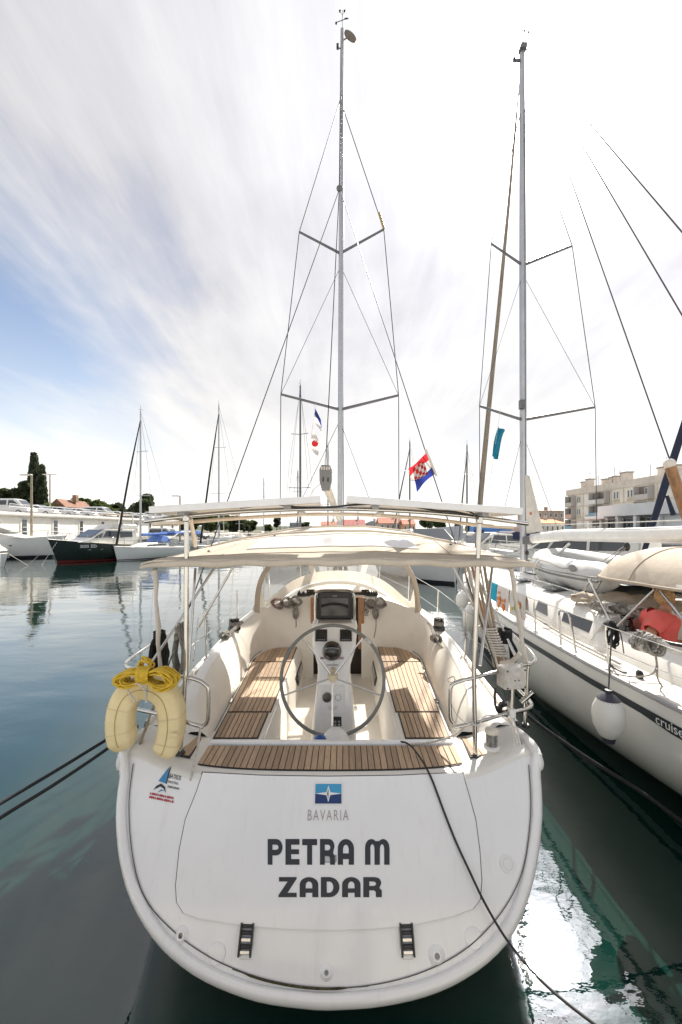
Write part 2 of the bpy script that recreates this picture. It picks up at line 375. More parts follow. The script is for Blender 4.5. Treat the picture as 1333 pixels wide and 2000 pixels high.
# recessed lower shelf edge and seam, with rim shadow painted as a dark tube, fittings
seam = [WT(*p) + Vector((0, -.010, 0)) for p in ((262, 1490), (254, 1560), (257, 1640), (270, 1712), (292, 1762), (330, 1806), (385, 1850), (455, 1887), (540, 1914), (640, 1926), (740, 1918), (830, 1893), (905, 1853), (962, 1800), (1000, 1745), (1022, 1690), (1033, 1620), (1036, 1560), (1032, 1492))]
MB().tube(smooth_path(seam, 5), .0032, 6).build('seam_shadow_line', mat('gap_grey', (.10, .10, .10), .7), yacht)
MB().tube(smooth_path([WT(*p) + Vector((0, -.011, 0)) for p in ((455, 1889), (520, 1911), (590, 1924), (650, 1927), (720, 1922))], 5), [.002] * 3 + [.006] * 14 + [.002] * 4, 6).build('weed_line', mat('weed', (.06, .055, .02), .9, var=.5, scale=40), yacht)
TN = Vector((0, -.843, .537)); TU = Vector((0, .537, .843))
def tframe(px, py, lift=0):
    p = WT(px, py); x = p.x - YC(p.y); sl_ = .07 * 2 * x / 1.55 ** 2
    ex = Vector((1, sl_, 0)).normalized(); n = ex.cross(TU).normalized(); u = n.cross(ex)
    return Matrix((( ex.x, u.x, n.x, p.x + n.x * lift), (ex.y, u.y, n.y, p.y + n.y * lift), (ex.z, u.z, n.z, p.z + n.z * lift), (0, 0, 0, 1)))
def disc(name, px, py, prof, m, parent=yacht, n=20, lift=0):
    T = tframe(px, py, lift); return MB().lathe(prof, T.translation, n, T.to_3x3()).build(name, m, parent)
for px, py, r in ((355, 1826, .030), (638, 1898, .028), (853, 1866, .034)):
    f = disc('drain_boss', px, py, [(r * 1.5, 0), (r * 1.3, .008), (r, .012), (r * .75, .022), (r * .5, .022), (r * .42, .004), (0, .003)], gel)
    disc('drain_hole', px, py, [(r * .40, .0), (r * .38, .006), (0, .007)], grey, f)
for px, py in ((424, 1862), (925, 1832)):
    disc('blank_boss', px, py, [(.055, 0), (.05, .006), (.03, .008), (0, .0085)], gel)
dc = disc('inlet_cover', 991, 1687, [(.052, 0), (.05, .008), (.036, .010), (.034, .006), (.03, .006), (.028, .012), (0, .013)], white)
for px in (482, 795):                                     # black platform hinges
    T = tframe(px, 1834, .004); h = MB()
    for sx in (-1, 1): h.box(T @ Vector((sx * .036, 0, .012)), (.010, .15, .022), M=T.to_3x3())
    hin = h.build('hinge', black, yacht)
    for i, yy in enumerate((.06, .03, .0, -.03, -.055)):
        MB().box(T @ Vector((0, yy, .010)), (.062, .020, .016), M=T.to_3x3()).build('hinge_link', steel if i in (2, 4) else black, hin, bevel=.004)
    T2 = tframe(px, 1863, .001); MB().box(T2.translation, (.075, .05, .012), M=T2.to_3x3()).build('hinge_pad', gel, yacht, bevel=.006)

# ---- lettering
def flat_text(body, size, name, m, T, parent, bold=0, spacing=1.0, xs=1.0, shear=0, align='CENTER'):
    cu = bpy.data.curves.new('t', 'FONT'); cu.body = body; cu.size = size; cu.align_x = align; cu.align_y = 'CENTER'; cu.space_character = spacing; cu.offset = bold; cu.shear = shear; cu.extrude = .0006
    o = bpy.data.objects.new('t', cu); col.objects.link(o); dg = bpy.context.evaluated_depsgraph_get()
    me = bpy.data.meshes.new_from_object(o.evaluated_get(dg)); bpy.data.objects.remove(o); me.name = name
    me.transform(T @ Matrix.Diagonal((xs, 1, 1, 1))); me.materials.clear()
    return link(name, me, m, parent)
def arc(cx, cy, rx, ry, a0, a1, n=8): return [(cx + rx * math.cos(R(a0 + (a1 - a0) * i / n)), cy + ry * math.sin(R(a0 + (a1 - a0) * i / n))) for i in range(n + 1)]
GLY = {  # outline, holes; cap height 1
 'P': (.62, [[(0, 0), (.2, 0), (.2, .36)] + arc(.36, .68, .26, .32, -90, 90) + [(0, 1)], [(.2, .58), (.36, .58)] + arc(.36, .68, .09, .10, -90, 90, 5) + [(.2, .78)]]),
 'E': (.56, [[(0, 0), (.54, 0), (.54, .22), (.22, .22), (.22, .41), (.52, .41), (.52, .60), (.22, .60), (.22, .78), (.54, .78), (.54, 1), (0, 1)]]),
 'T': (.60, [[(.2, 0), (.4, 0), (.4, .76), (.6, .76), (.6, 1), (0, 1), (0, .76), (.2, .76)]]),
 'R': (.62, [[(0, 0), (.2, 0), (.2, .34)] + arc(.32, .22, .1, .12, 90, 0, 4) + [(.42, 0), (.62, 0), (.62, .34), (.54, .46)] + arc(.38, .72, .22, .28, -30, 90) + [(0, 1)], [(.2, .56), (.34, .56)] + arc(.34, .67, .09, .11, -90, 90, 5) + [(.2, .78)]]),
 'A': (.62, [[(0, 0), (.2, 0), (.2, .22), (.42, .22), (.42, 0), (.62, 0), (.62, .62)] + arc(.31, .62, .31, .38, 0, 180, 14), [(.2, .44), (.42, .44), (.42, .58)] + arc(.31, .58, .11, .20, 0, 180, 8)]),
 'M': (.90, [[(0, 0), (.2, 0), (.2, .62)] + arc(.27, .62, .08, .18, 180, 0, 6) + [(.35, 0), (.55, 0), (.55, .62)] + arc(.63, .62, .08, .18, 180, 0, 6) + [(.71, 0), (.91, 0), (.91, .62)] + arc(.67, .66, .235, .34, 0, 130, 7) + arc(.235, .66, .235, .34, 50, 180, 7)]),
 'Z': (.74, [[(0, 0), (.72, 0), (.72, .22), (.36, .22), (.72, .92), (.72, 1), (.02, 1), (.02, .78), (.36, .78), (0, .10)]]),
 'D': (.70, [[(0, 0)] + arc(.32, .5, .38, .5, -90, 90, 12) + [(0, 1)], [(.22, .22)] + arc(.32, .5, .15, .28, -90, 90, 8) + [(.22, .78)]]),
}
def heavy_text(body, px0, px1, py0, py1, widths, parent):
    total = sum(widths[k][0] for k in range(len(body))); x = px0
    for k, ch in enumerate(body):
        gw, pad = widths[k]; wpx = (px1 - px0) * gw / total
        if ch != ' ':
            adv, loops = GLY[ch]; mx = max(a for a, b in loops[0]); inner = wpx * (1 - pad)
            pts3 = [[Vector((a, b, 0)) for a, b in lp] for lp in loops]
            tris = geometry.tessellate_polygon(pts3); flat = [q for lp in loops for q in lp]
            vs_ = []
            for a, b in flat:
                q = WT(x + inner * a / mx, py1 + (py0 - py1) * b); xx = q.x - YC(q.y); vs_.append(TS(xx, q.z, .0165))
            me = bpy.data.meshes.new('letter'); fs_ = []
            for t_ in tris:
                a_, b_, c_ = (vs_[i] for i in t_); nn = (b_ - a_).cross(c_ - a_); fs_.append(tuple(t_) if nn.y < 0 else tuple(reversed(t_)))
            me.from_pydata(vs_, [], fs_); link('letter', me, letter, parent)
        x += wpx
g = lambda a: (a, .16)
heavy_text('PETRA M', 524, 763, 1638, 1688, [g(.64), g(.60), g(.64), g(.64), (.62, .06), (.36, 0), (.92, .04)], platform)
heavy_text('ZADAR', 545, 749, 1712, 1751, [(.80, .14), (.80, .12), (.80, .12), (.80, .13), (.76, .08)], platform)
silver = mat('silver_letters', (.42, .36, .34), .35, metal=.2)
flat_text('BAVARIA', .088, 'brand_lettering', silver, tframe(641, 1593, .0165), platform, spacing=1.25, xs=.68, bold=-.0008)
# blue badge with a four-pointed star
T = tframe(642, 1550, .017)
def badge_piece(name, pts, m, par, z=0): return MB().prism([T @ Vector((a, b, z)) for a, b in pts], T.to_3x3() @ Vector((0, 0, .002))).build(name, m, par, ang=0)
bd = badge_piece('badge', [(-.098, -.064), (.098, -.064), (.098, .064), (-.098, .064)], white, platform)
badge_piece('badge_upper', [(-.092, .0), (.092, .0), (.092, .058), (-.092, .058)], mat('badge_light_blue', (.05, .33, .58), .3), bd, .002)
badge_piece('badge_lower', [(-.092, -.058), (.092, -.058), (.092, -.001), (-.092, -.001)], mat('badge_dark_blue', (.012, .04, .16), .3), bd, .002)
badge_piece('badge_star', [(-.092, 0), (-.014, -.009), (0, -.05), (.014, -.009), (.092, 0), (.014, .009), (0, .05), (-.014, .009)], white, bd, .004)
badge_piece('badge_star_half', [(0, -.034), (.0, .03), (-.008, 0)], letter, bd, .0065)
# charter sticker on the port quarter
T = tframe(323, 1521, .003)
st_b = mat('sticker_blue', (.05, .25, .5), .4); st_r = mat('sticker_red', (.45, .05, .06), .4)
stk = badge_piece('sticker_sail', [(-.045, -.015), (.018, -.03), (.012, .075)], st_b, yacht)
badge_piece('sticker_sail_edge', [(.014, -.03), (.022, -.03), (.026, .085), (.018, .065)], letter, stk, .001)
badge_piece('sticker_dolphin', [(-.065, -.07), (-.05, -.045), (-.02, -.03), (.015, -.05), (.03, -.085), (.008, -.06), (-.02, -.048), (-.045, -.06)], letter, stk, .001)
badge_piece('sticker_wave', [(-.03, -.085), (-.01, -.065), (.02, -.075), (.0, -.072)], st_b, stk, .0005)
roll = Matrix.Rotation(R(-8), 4, 'Z')
flat_text('ALBATROS', .040, 'sticker_lettering', letter, T @ Matrix.Translation((.058, .014, .001)) @ roll, stk, xs=.62)
flat_text('YACHTING', .020, 'sticker_lettering', letter, T @ Matrix.Translation((.066, -.022, .001)) @ roll, stk, xs=.8)
flat_text('ZADAR CROATIA', .016, 'sticker_lettering', letter, T @ Matrix.Translation((.076, -.052, .001)) @ roll, stk, xs=.72, bold=.0004)
for j in range(2):                                        # two lines of red small print too fine to read
    for k in range(13):
        ww = .008 + .006 * ((k * 7 + j * 3) % 4) / 3
        x0 = -.085 + k * .0142; y0 = -.098 - j * .021 - k * .0018
        badge_piece('small_print', [(x0, y0), (x0 + ww, y0 - .001), (x0 + ww, y0 + .011), (x0 + .001, y0 + .012)], st_r, stk)

# ---- teak on the stern step
def plank(name, quad, z0, h, m, par):
    return MB().prism([B(a, b, z0) for a, b in quad], (0, 0, h)).build(name, m, par, ang=0, bevel=.002)
ysaft = lambda x: TS(x, 1.04).y - YC(0) * 0 + .075 + .05 * abs(x) ** 4
cpoly = [(-1.0 + 2.0 * i / 30, ysaft(-1.0 + 2.0 * i / 30) - .012) for i in range(31)] + [(1.03, 3.22), (1.0, 3.345), (-1.0, 3.345), (-1.03, 3.22)]
step = MB().prism([B(a, b, 1.0768) for a, b in cpoly], (0, 0, .004)).build('teak_step', caulk, yacht, ang=0)
np_ = 42; pw = 2.0 / np_
for i in range(np_):
    x0 = -1.0 + i * pw + .003; x1 = x0 + pw - .006
    plank('plank', [(x0, ysaft(x0)), (x1, ysaft(x1)), (x1, 3.332), (x0, 3.332)], 1.081, .007, teak, step)
MB().box(B(0, 3.385, 1.075), (2.02, .055, .05)).build('sill', gel, yacht, bevel=.012)
# ---- cockpit: seats, coamings, well
botp = smooth_path([(1.03, 3.42, 1.08), (1.06, 3.97, 1.08), (1.12, 5.0, 1.08), (1.165, 5.55, 1.08), (1.11, 5.9, 1.08), (.96, 6.09, 1.08), (.74, 6.15, 1.08), (.36, 6.15, 1.08)], 5)
topp = smooth_path([(1.07, 3.42, 1.14), (1.19, 3.62, 1.30), (1.28, 4.2, 1.37), (1.32, 5.0, 1.43), (1.33, 5.65, 1.48), (1.23, 6.05, 1.57), (1.02, 6.24, 1.67), (.76, 6.30, 1.745), (.36, 6.32, 1.79)], 5)
NPT = 41; botp = resample(botp, NPT); topp = resample(topp, NPT)
coam_mb = {}
for s in (-1, 1):
    rows = []
    for a, b in zip(botp, topp):
        y = b.y; rr = []
        for k in range(6):
            t_ = k / 5; e = 1 - (1 - t_) ** 1.5
            rr.append(B(s * lerp(a.x, b.x, t_ ** 1.6), lerp(a.y, b.y, t_ ** 1.6), lerp(a.z, b.z, e * .55 + t_ * .45)))
        rows.append(rr)
    m_ = MB().grid(rows, flip=(s > 0)); coam_mb[s] = m_; m_.build('coaming_inner', gelc, yacht, ang=60)
    # coaming top and side deck
    rows = []
    for i, b in enumerate(topp):
        y = min(b.y, 6.6); t_ = i / (NPT - 1)
        if b.x < 1.0: break
        w_ = sheer_w(y); z_ = sheer_z(y)
        rows.append([B(s * b.x, y, b.z), B(s * (b.x + .018), y, b.z + .018), B(s * (b.x + .11), y, b.z + .014), B(s * (b.x + .14), y, b.z - .012),
                     B(s * max(b.x + .16, w_ - .20), y, lerp(b.z - .03, z_ + .03, .75)), B(s * (w_ - .17), y, z_ + .02), B(s * (w_ - .05), y, z_ + .015), B(s * (w_ - .045), y, z_ + .05), B(s * (w_ - .012), y, z_ + .05), B(s * w_, y, z_ - .01)])
    MB().grid(rows, flip=(s > 0)).build('coaming_deck', gelw, yacht, ang=40)
    # seat top and well side
    rows = []
    for a in botp: rows.append([B(s * a.x, a.y, a.z), B(s * min(.585, a.x), a.y, 1.08), B(s * min(.575, a.x), a.y, 1.07), B(s * min(.54, a.x), a.y, .99), B(s * min(.50, a.x), a.y, .62)])
    MB().grid(rows, flip=(s < 0)).build('seat', gelc, yacht, ang=30)
    # teak on the seat: three boards of planks
    edge = lambda y: interp(y, [(p.y, p.x) for p in botp[:30]]) - .035
    for (y0, y1) in ((3.45, 3.93), (3.945, 5.42), (5.435, 6.12)):
        xin = .60 + (.02 if y0 < 3.6 else 0); xo = lambda y: interp(y, [(3.4, 1.0), (3.97, 1.025), (5.0, 1.085), (5.55, 1.13), (5.85, 1.06), (6.0, .98), (6.08, .86), (6.12, .62)])
        base = [(s * xin, y0)] + [(s * xo(lerp(y0, y1, k / 8)), lerp(y0, y1, k / 8)) for k in range(9)] + [(s * xin, y1)]
        bb = MB().prism([B(a, b, 1.0815) for a, b in (base if s > 0 else base[::-1])], (0, 0, .004)).build('seat_board', caulk, yacht, ang=0)
        n_ = 9
        for k in range(n_):
            f0, f1 = k / n_ , (k + 1) / n_
            q = []
            xa = [xin + (xo(y) - .012 - xin - .008) * f0 + .010 for y in (y0, y1)]; 
            def xat(f, y): return xin + .008 + (min(xo(y), edge(y)) - xin - .016) * f
            ys_ = [lerp(y0 + .010, y1 - .010, j / 6) for j in range(7)]
            if y1 > 6:      # rounded front board: straight planks ending on the curve
                wmax = 1.11 - xin - .016; xa0, xa1 = xin + .008 + wmax * f0 + .003, xin + .008 + wmax * f1 - .003
                def yend(x):
                    y = y1 - .01
                    while y > y0 + .03 and xo(y) - .008 < x: y -= .01
                    return y
                quad = [(s * xa0, y0 + .01), (s * xa1, y0 + .01), (s * xa1, yend(xa1)), (s * (xa0 + xa1) / 2, yend((xa0 + xa1) / 2)), (s * xa0, yend(xa0))]
            else:
                quad = [(s * (xat(f0, y) + .003), y) for y in ys_][::-1] + [(s * (xat(f1, y) - .003), y) for y in ys_]
            if s < 0: quad = quad[::-1]
            plank('plank', quad, 1.0855, .007, teak, bb)
    # recessed portlight in the well side
    pl = MB(); q = [(.548, 5.30, .92), (.543, 6.02, .915), (.527, 6.02, .80), (.523, 5.42, .77)]
    pl.prism([B(s * (a - .022), b, c) for a, b, c in q], (s * .012, 0, 0)); po = pl.build('well_portlight', black, yacht)
    cxq = [sum(k[i] for k in q) / 4 for i in range(3)]
    MB().prism([B(s * (lerp(a, cxq[0], .2) - .026), lerp(b, cxq[1], .2), lerp(c, cxq[2], .2)) for a, b, c in q], (s * .006, 0, 0)).build('pane', blackg, po)
MB().grid([[B(x, y, .62) for x in (-.5, 0, .5)] for y in (3.36, 4.5, 6.3)], flip=True).build('cockpit_sole', gelc, yacht)
MB().grid([[B(x, 3.41, z) for x in (-.6, 0, .6)] for z in (1.07, .85, .62)]).build('well_aft_wall', gelc, yacht)
for s in (-1, 1):       # locker gaps, hinges and moulded joints round the cockpit
    gp = MB().tube([B(s * (a.x - .012), a.y - .006, 1.084) for a in botp[2:31]], .0035, 5).build('locker_gap', mat('gap_grey', (.1, .1, .1)), yacht)
    for y in (4.2, 5.2): MB().box(B(s * (interp(y, [(p.y, p.x) for p in botp[:30]]) - .02), y, 1.088), (.03, .09, .010)).build('locker_hinge', steel, yacht, bevel=.003)
    MB().tube([B(s * .575, 3.46, 1.078), B(s * .575, 6.1, 1.078)], .006, 6).build('seat_trim', gel, yacht)
    MB().lathe([(0, .006), (.016, .006), (.02, 0)], B(s * .53, 3.62, .95), 10, Matrix.Rotation(R(90 * -s), 3, 'Y')).build('locker_latch', steel, yacht)
# side teak pads by the stern rails
for s in (-1, 1):
    zz = 1.112
    pad = MB().prism([B(a, b, zz - .012) for a, b in ([(s * 1.07, 3.12), (s * 1.26, 3.14), (s * 1.22, 3.42), (s * 1.075, 3.42)][::s])], (0, 0, .014)).build('teak_pad', caulk, yacht, ang=0)
    for k in range(4):
        a0, a1 = 1.078 + k * .043, 1.078 + k * .043 + .038
        plank('plank', [(s * a0, 3.135), (s * a1, 3.138), (s * (a1 - .012 * k), 3.41), (s * (a0 - .012 * k), 3.41)][::s], zz + .003, .006, teak, pad)
# ---- bulkhead, companionway, coachroof
def crz(x, y):        # coachroof height
    hw = interp(y, [(6.2, 1.32), (7.2, 1.22), (8.6, 1.0), (10.2, .62), (10.8, .4)])
    top = interp(y, [(6.2, 1.80), (6.9, 1.95), (8.0, 1.95), (9.6, 1.82), (10.8, 1.62)]); k = min(1, abs(x) / hw)
    base = sheer_z(y) + .02
    return base + (top - base) * (1 - k ** 2.6), hw
front = [b for b in topp if b.x < 1.32 and b.y > 5.6]
rows = []
NX = 33
path = [(-b.x, b.y, b.z) for b in front] + [(b.x, b.y, b.z) for b in reversed(front)]
path = resample([Vector(p) for p in path], NX)
rows.append([B(p.x, p.y, p.z) for p in path])
rows.append([B(p.x, p.y + .02, p.z + .014) for p in path])
for y in (6.62, 6.9, 7.4, 8.0, 8.8, 9.6, 10.3, 10.8):
    hw = crz(0, y)[1]; rows.append([B(hw * (2 * i / (NX - 1) - 1), y, crz(hw * (2 * i / (NX - 1) - 1), y)[0] + (.02 if y < 6.7 else 0)) for i in range(NX)])
MB().grid(rows).build('coachroof', gelw, yacht, ang=45)
rows = []
for y in (6.75, 7.3, 8.6, 10, 11.2, 11.9):
    w_ = sheer_w(y); z_ = sheer_z(y); rows.append([B(x, y, z_ + .02 + (.05 if abs(x) > w_ - .02 else 0)) for x in [w_ * (k / 8 - 1) for k in range(17)]])
MB().grid(rows, flip=False).build('foredeck', gelw, yacht)
for s in (-1, 1):
    MB().box(B(s * .36, 6.24, 1.42), (.09, .10, .78)).build('companionway_jamb', teakx, yacht, bevel=.008)
    bx_ = MB().box(B(s * .53, 6.42, 1.81 + .02), (.20, .12, .045)).build('rope_clutch', black, yacht, bevel=.01)
    for k in range(5): MB().box(B(s * .53 + (k - 2) * .036, 6.40, 1.865), (.022, .11, .030)).build('clutch_lever', white if s < 0 and k % 2 else black, bx_, bevel=.006)
MB().box(B(0, 6.42, 1.15), (.98, .05, 1.5)).build('companionway_shade', mat('companionway_dark', (.035, .024, .018), .6), yacht)  # dark sheet, its colour standing in for the shaded interior
MB().box(B(0, 6.60, 1.885), (.74, .5, .035)).build('sliding_hatch', gelc, yacht, bevel=.012)
MB().box(B(0, 7.75, 1.975), (.52, .42, .03)).build('deck_hatch', mat('hatch_tan', (.50, .44, .37), .4), yacht, bevel=.01)
# no-smoking style sign on the bulkhead
def hit(mb, px, py):
    bv = BVHTree.FromPolygons([Vector(v) for v in mb.v], mb.f); o = Vector((0, 0, H)); d = (P(px, py, 1) - o).normalized(); h = bv.ray_cast(o, d)
    return h
def surf_frame(mb, px, py, lift=.003):
    loc, n, i, d = hit(mb, px, py)
    if n.dot(loc - Vector((0, 0, H))) > 0: n = -n
    ex = (Vector((0, 0, 1)).cross(n)).normalized(); u = n.cross(ex); p = loc + n * lift
    return Matrix(((ex.x, u.x, n.x, p.x), (ex.y, u.y, n.y, p.y), (ex.z, u.z, n.z, p.z), (0, 0, 0, 1)))
T = surf_frame(coam_mb[1], 716, 1194)
sg = MB().tube([T @ Vector((.033 * math.cos(a * .3927), .033 * math.sin(a * .3927), .001)) for a in range(16)], .0045, 5, closed=True).build('notice_ring', letter, yacht)
MB().tube([T @ Vector((-.022, .022, .001)), T @ Vector((.022, -.022, .001))], .004, 5).build('notice_bar', letter, sg)
MB().tube([T @ Vector((.008, .018, .001)), T @ Vector((-.006, .0, .001)), T @ Vector((.004, -.018, .001))], .005, 5).build('notice_figure', letter, sg)
for k in (0, 1): MB().box(T @ Vector((0, -.050 - k * .013, 0)), (.05 + .014 * k, .006, .002), M=T.to_3x3()).build('notice_line', letter, sg)
for s, px, py, word in ((-1, 378, 1394, 'WATER'), (1, 929, 1396, 'DIESEL')):
    h_ = hit(coam_mb[s], px, py)
    if h_[0] is not None: flat_text(word, .052, 'lettering', letter, surf_frame(coam_mb[s], px, py, .004) @ Matrix.Rotation(R(-10 * -s), 4, 'Z') if False else surf_frame(coam_mb[s], px, py, .004), yacht, xs=.85, shear=.2, bold=.0008)

# ---- helm pedestal, wheel, plotter
ped = [(.62, .235, 4.06, 4.75), (.80, .225, 4.06, 4.75), (1.15, .185, 4.12, 4.70), (1.38, .165, 4.17, 4.66), (1.45, .17, 4.19, 4.66), (1.60, .225, 4.26, 4.66), (1.80, .247, 4.36, 4.62), (1.835, .24, 4.40, 4.60)]
rows = []
for z, hw, ya, yf in ped:
    c = .03; rows.append([B(x, y, z) for x, y in ((-hw + c, ya), (hw - c, ya), (hw, ya + c), (hw, yf), (-hw, yf), (-hw, ya + c))])
pmb = MB().grid(rows, cv=True); o0 = len(pmb.v) - 6; pmb.f.append(tuple(range(o0, o0 + 6)))
pedestal = pmb.build('helm_pedestal', gel, yacht, ang=30, bevel=.012)
def ped_frame(px, py, lift=.004): return surf_frame(pmb, px, py, lift)
def on(T, name, m, w_, h_, d_, par, off=(0, 0, 0), bev=.003): return MB().box(T @ Vector(off), (w_, h_, d_), M=T.to_3x3()).build(name, m, par, bevel=bev)
for px in (628, 676):
    T = ped_frame(px, 1241); dsp = on(T, 'instrument_display', black, .125, .125, .012, pedestal)
    on(T, 'display_screen', blackg, .105, .085, .004, dsp, (0, .012, .007))
    for k in range(4): on(T, 'display_key', grey, .014, .008, .003, dsp, (-.036 + k * .024, -.048, .008), 0)
T = ped_frame(649, 1272)
cp = MB().lathe([(.110, -.02), (.112, .0), (.10, .015)], T.translation, 24, T.to_3x3()).build('compass_base', white, pedestal)
Mz = Matrix.Identity(3); cc = T.translation + Vector((0, -.02, .012))
dome = MB().ell(cc, (.098, .085, .098), 24, 14).build('compass_dome', blackg, pedestal)
MB().tube([cc + Vector((.078 * math.cos(a * .35), -.045 - .03 * abs(math.sin(a * .35)), .02 + .03 * math.sin(a * .35))) for a in range(10)], .004, 6).build('compass_card', grey, dome)
T = ped_frame(649, 1286, .016); flat_text('MAX RPM 2500', .036, 'lettering', mat('lettering_maroon', (.16, .02, .06), .5), T, pedestal, bold=.0006)
T = ped_frame(650, 1298, .010); on(T, 'gauge_plate', white, .16, .055, .003, pedestal, bev=.001); on(T, 'gauge_scale', letter, .12, .007, .002, pedestal, (0, -.006, .003), 0); on(T, 'gauge_needle', letter, .004, .024, .002, pedestal, (.015, .008, .003), 0)
T = ped_frame(650, 1366, .004); pn = on(T, 'engine_panel', white, .245, .27, .006, pedestal, bev=.003)
for dx, r_, m_ in ((-.055, .050, blackg), (.055, .032, white)):
    MB().lathe([(r_, .003), (r_ * .96, .012), (r_ * .9, .009), (0, .009)], T @ Vector((dx, .02, 0)), 20, T.to_3x3()).build('gauge', m_, pn)
    MB().tube([T @ Vector((dx + r_ * .9 * math.cos(a * .3927), .02 + r_ * .9 * math.sin(a * .3927), .011)) for a in range(16)], .003, 5, closed=True).build('gauge_bezel', grey, pn)
for k in range(3): on(T, 'panel_line', grey, .10 - .015 * k, .003, .002, pn, (0, -.07 - k * .012, .004), 0)
T = ped_frame(659, 1409, .004); on(T, 'shifter_box', black, .085, .09, .012, pedestal); 
for k in range(4): on(T, 'shifter_key', grey, .02, .02, .006, pedestal, (-.018 + (k % 2) * .036, -.03 + (k // 2) * .03, .008))
for dx in (-.115, .115):
    MB().tube([B(dx, 4.095, .8), B(dx, 4.13, 1.1), B(dx, 4.17, 1.36)], .004, 6).build('pedestal_seam', grey, pedestal)
# plotter pod inside a steel guard
MB().box(B(0, 4.62, 2.0), (.385, .12, .32)).build('plotter_pod', black, pedestal, bevel=.02)
MB().box(B(0, 4.555, 1.985), (.30, .008, .20)).build('plotter_screen', blackg, pedestal, bevel=.002)
MB().box(B(0, 4.553, 2.105), (.05, .006, .008)).build('plotter_mark', grey, pedestal)
MB().tube(smooth_path([B(-.215, 4.55, 1.80), B(-.215, 4.55, 2.05), B(-.205, 4.55, 2.12), B(-.16, 4.55, 2.16), B(0, 4.55, 2.165), B(.16, 4.55, 2.16), B(.205, 4.55, 2.12), B(.215, 4.55, 2.05), B(.215, 4.55, 1.80)], 4), .016, 8).build('guard_rail', steel, pedestal)
# steering wheel
WC = P(650, 1327, 3.88); WR = .488
wheel = MB().tube([WC + Vector((WR * math.cos(a * math.pi / 32), .10 * math.sin(a * math.pi / 32), WR * math.sin(a * math.pi / 32))) for a in range(64)], .0165, 10, closed=True).build('steering_wheel', wheelg, yacht)
hub = WC + Vector((0, .07, -.005))
for a in (128, 52, 197, -17, -90):
    MB().tube([hub, WC + Vector((WR * math.cos(R(a)), .10 * math.sin(R(a)), WR * math.sin(R(a))))], .0085, 8).build('spoke', steel, wheel)
MB().lathe([(.0, -.05), (.034, -.05), (.04, -.03), (.04, .02), (.05, .03), (.03, .035), (.026, .30)], hub, 18, Matrix.Rotation(R(-90), 3, 'X')).build('hub', mat('hub_cream', (.68, .60, .42), .4), wheel)
MB().tube([WC + Vector((WR * math.cos(R(a)), .10 * math.sin(R(a)), WR * math.sin(R(a)))) for a in (41, 44, 47, 50)], .025, 10).build('wheel_marker', ropew, wheel)

# ---- stern rails: (px, py, depth)
def rail(name, pts, r=.0155, par=yacht, m=steel, sm=5, n=10): return MB().tube(smooth_path([P(*p) for p in pts], sm), r, n).build(name, m, par, ang=60)
def bar(name, a, b, r=.0155, par=yacht, m=steel, n=10): return MB().tube([P(*a), P(*b)], r, n).build(name, m, par, ang=60)
rr = rail('stern_rail', [(886, 1412, 3.16), (880, 1398, 3.16), (880, 1350, 3.16), (884, 1337, 3.16), (900, 1330, 3.16), (925, 1324, 3.15), (975, 1311, 3.22), (1020, 1299, 3.32), (1040, 1295, 3.42), (1045, 1285, 3.6), (1030, 1266, 3.8), (1008, 1245, 4.1), (985, 1225, 4.45), (962, 1205, 4.9)])
rail('stern_rail_lower', [(884, 1422, 3.16), (925, 1412, 3.15), (985, 1395, 3.25), (1025, 1386, 3.34), (1037, 1380, 3.42), (1036, 1370, 3.55), (1012, 1345, 3.8), (985, 1318, 4.2)], par=rr)
bar('rail_post', (929, 1478, 3.15), (926, 1320, 3.15), .017, rr); bar('rail_post', (1026, 1418, 3.42), (1032, 1292, 3.40), .0155, rr); bar('rod_holder', (1018, 1372, 3.4), (1041, 1352, 3.4), .02, rr)
lr = rail('stern_rail', [(396, 1418, 3.16), (406, 1406, 3.16), (408, 1352, 3.16), (402, 1338, 3.16), (388, 1329, 3.16), (362, 1322, 3.15), (318, 1316, 3.22), (272, 1308, 3.32), (250, 1304, 3.42), (245, 1296, 3.6), (258, 1284, 3.8), (290, 1262, 4.1), (325, 1240, 4.5), (355, 1220, 4.95)])
rail('stern_rail_lower', [(398, 1420, 3.16), (356, 1408, 3.15), (310, 1394, 3.25), (268, 1385, 3.34), (256, 1376, 3.5), (285, 1352, 3.8)], par=lr)
bar('rail_post', (352, 1472, 3.15), (363, 1318, 3.15), .017, lr); bar('rail_post', (262, 1420, 3.42), (250, 1306, 3.42), .0155, lr)
for par, px, py, Y in ((rr, 929, 1476, 3.15), (rr, 1027, 1416, 3.42), (lr, 352, 1470, 3.15), (lr, 262, 1420, 3.42)):
    MB().lathe([(.0, .012), (.03, .012), (.036, .004), (.036, -.01), (0, -.01)], P(px, py, Y), 14).build('post_foot', black, par)
for par, pts in ((rr, [(883, 1345, 3.14), (884, 1380, 3.13), (905, 1408, 3.12), (935, 1418, 3.11)]), ):
    MB().tube(smooth_path([P(*p) for p in pts], 6), .004, 6).build('rail_lanyard', ropew, par)
MB().tube(smooth_path([P(876, 1327, 3.16), P(886, 1322, 3.16), P(889, 1330, 3.16), P(880, 1334, 3.16)], 4, True), .006, 6, closed=True).build('shackle', steel, rr)
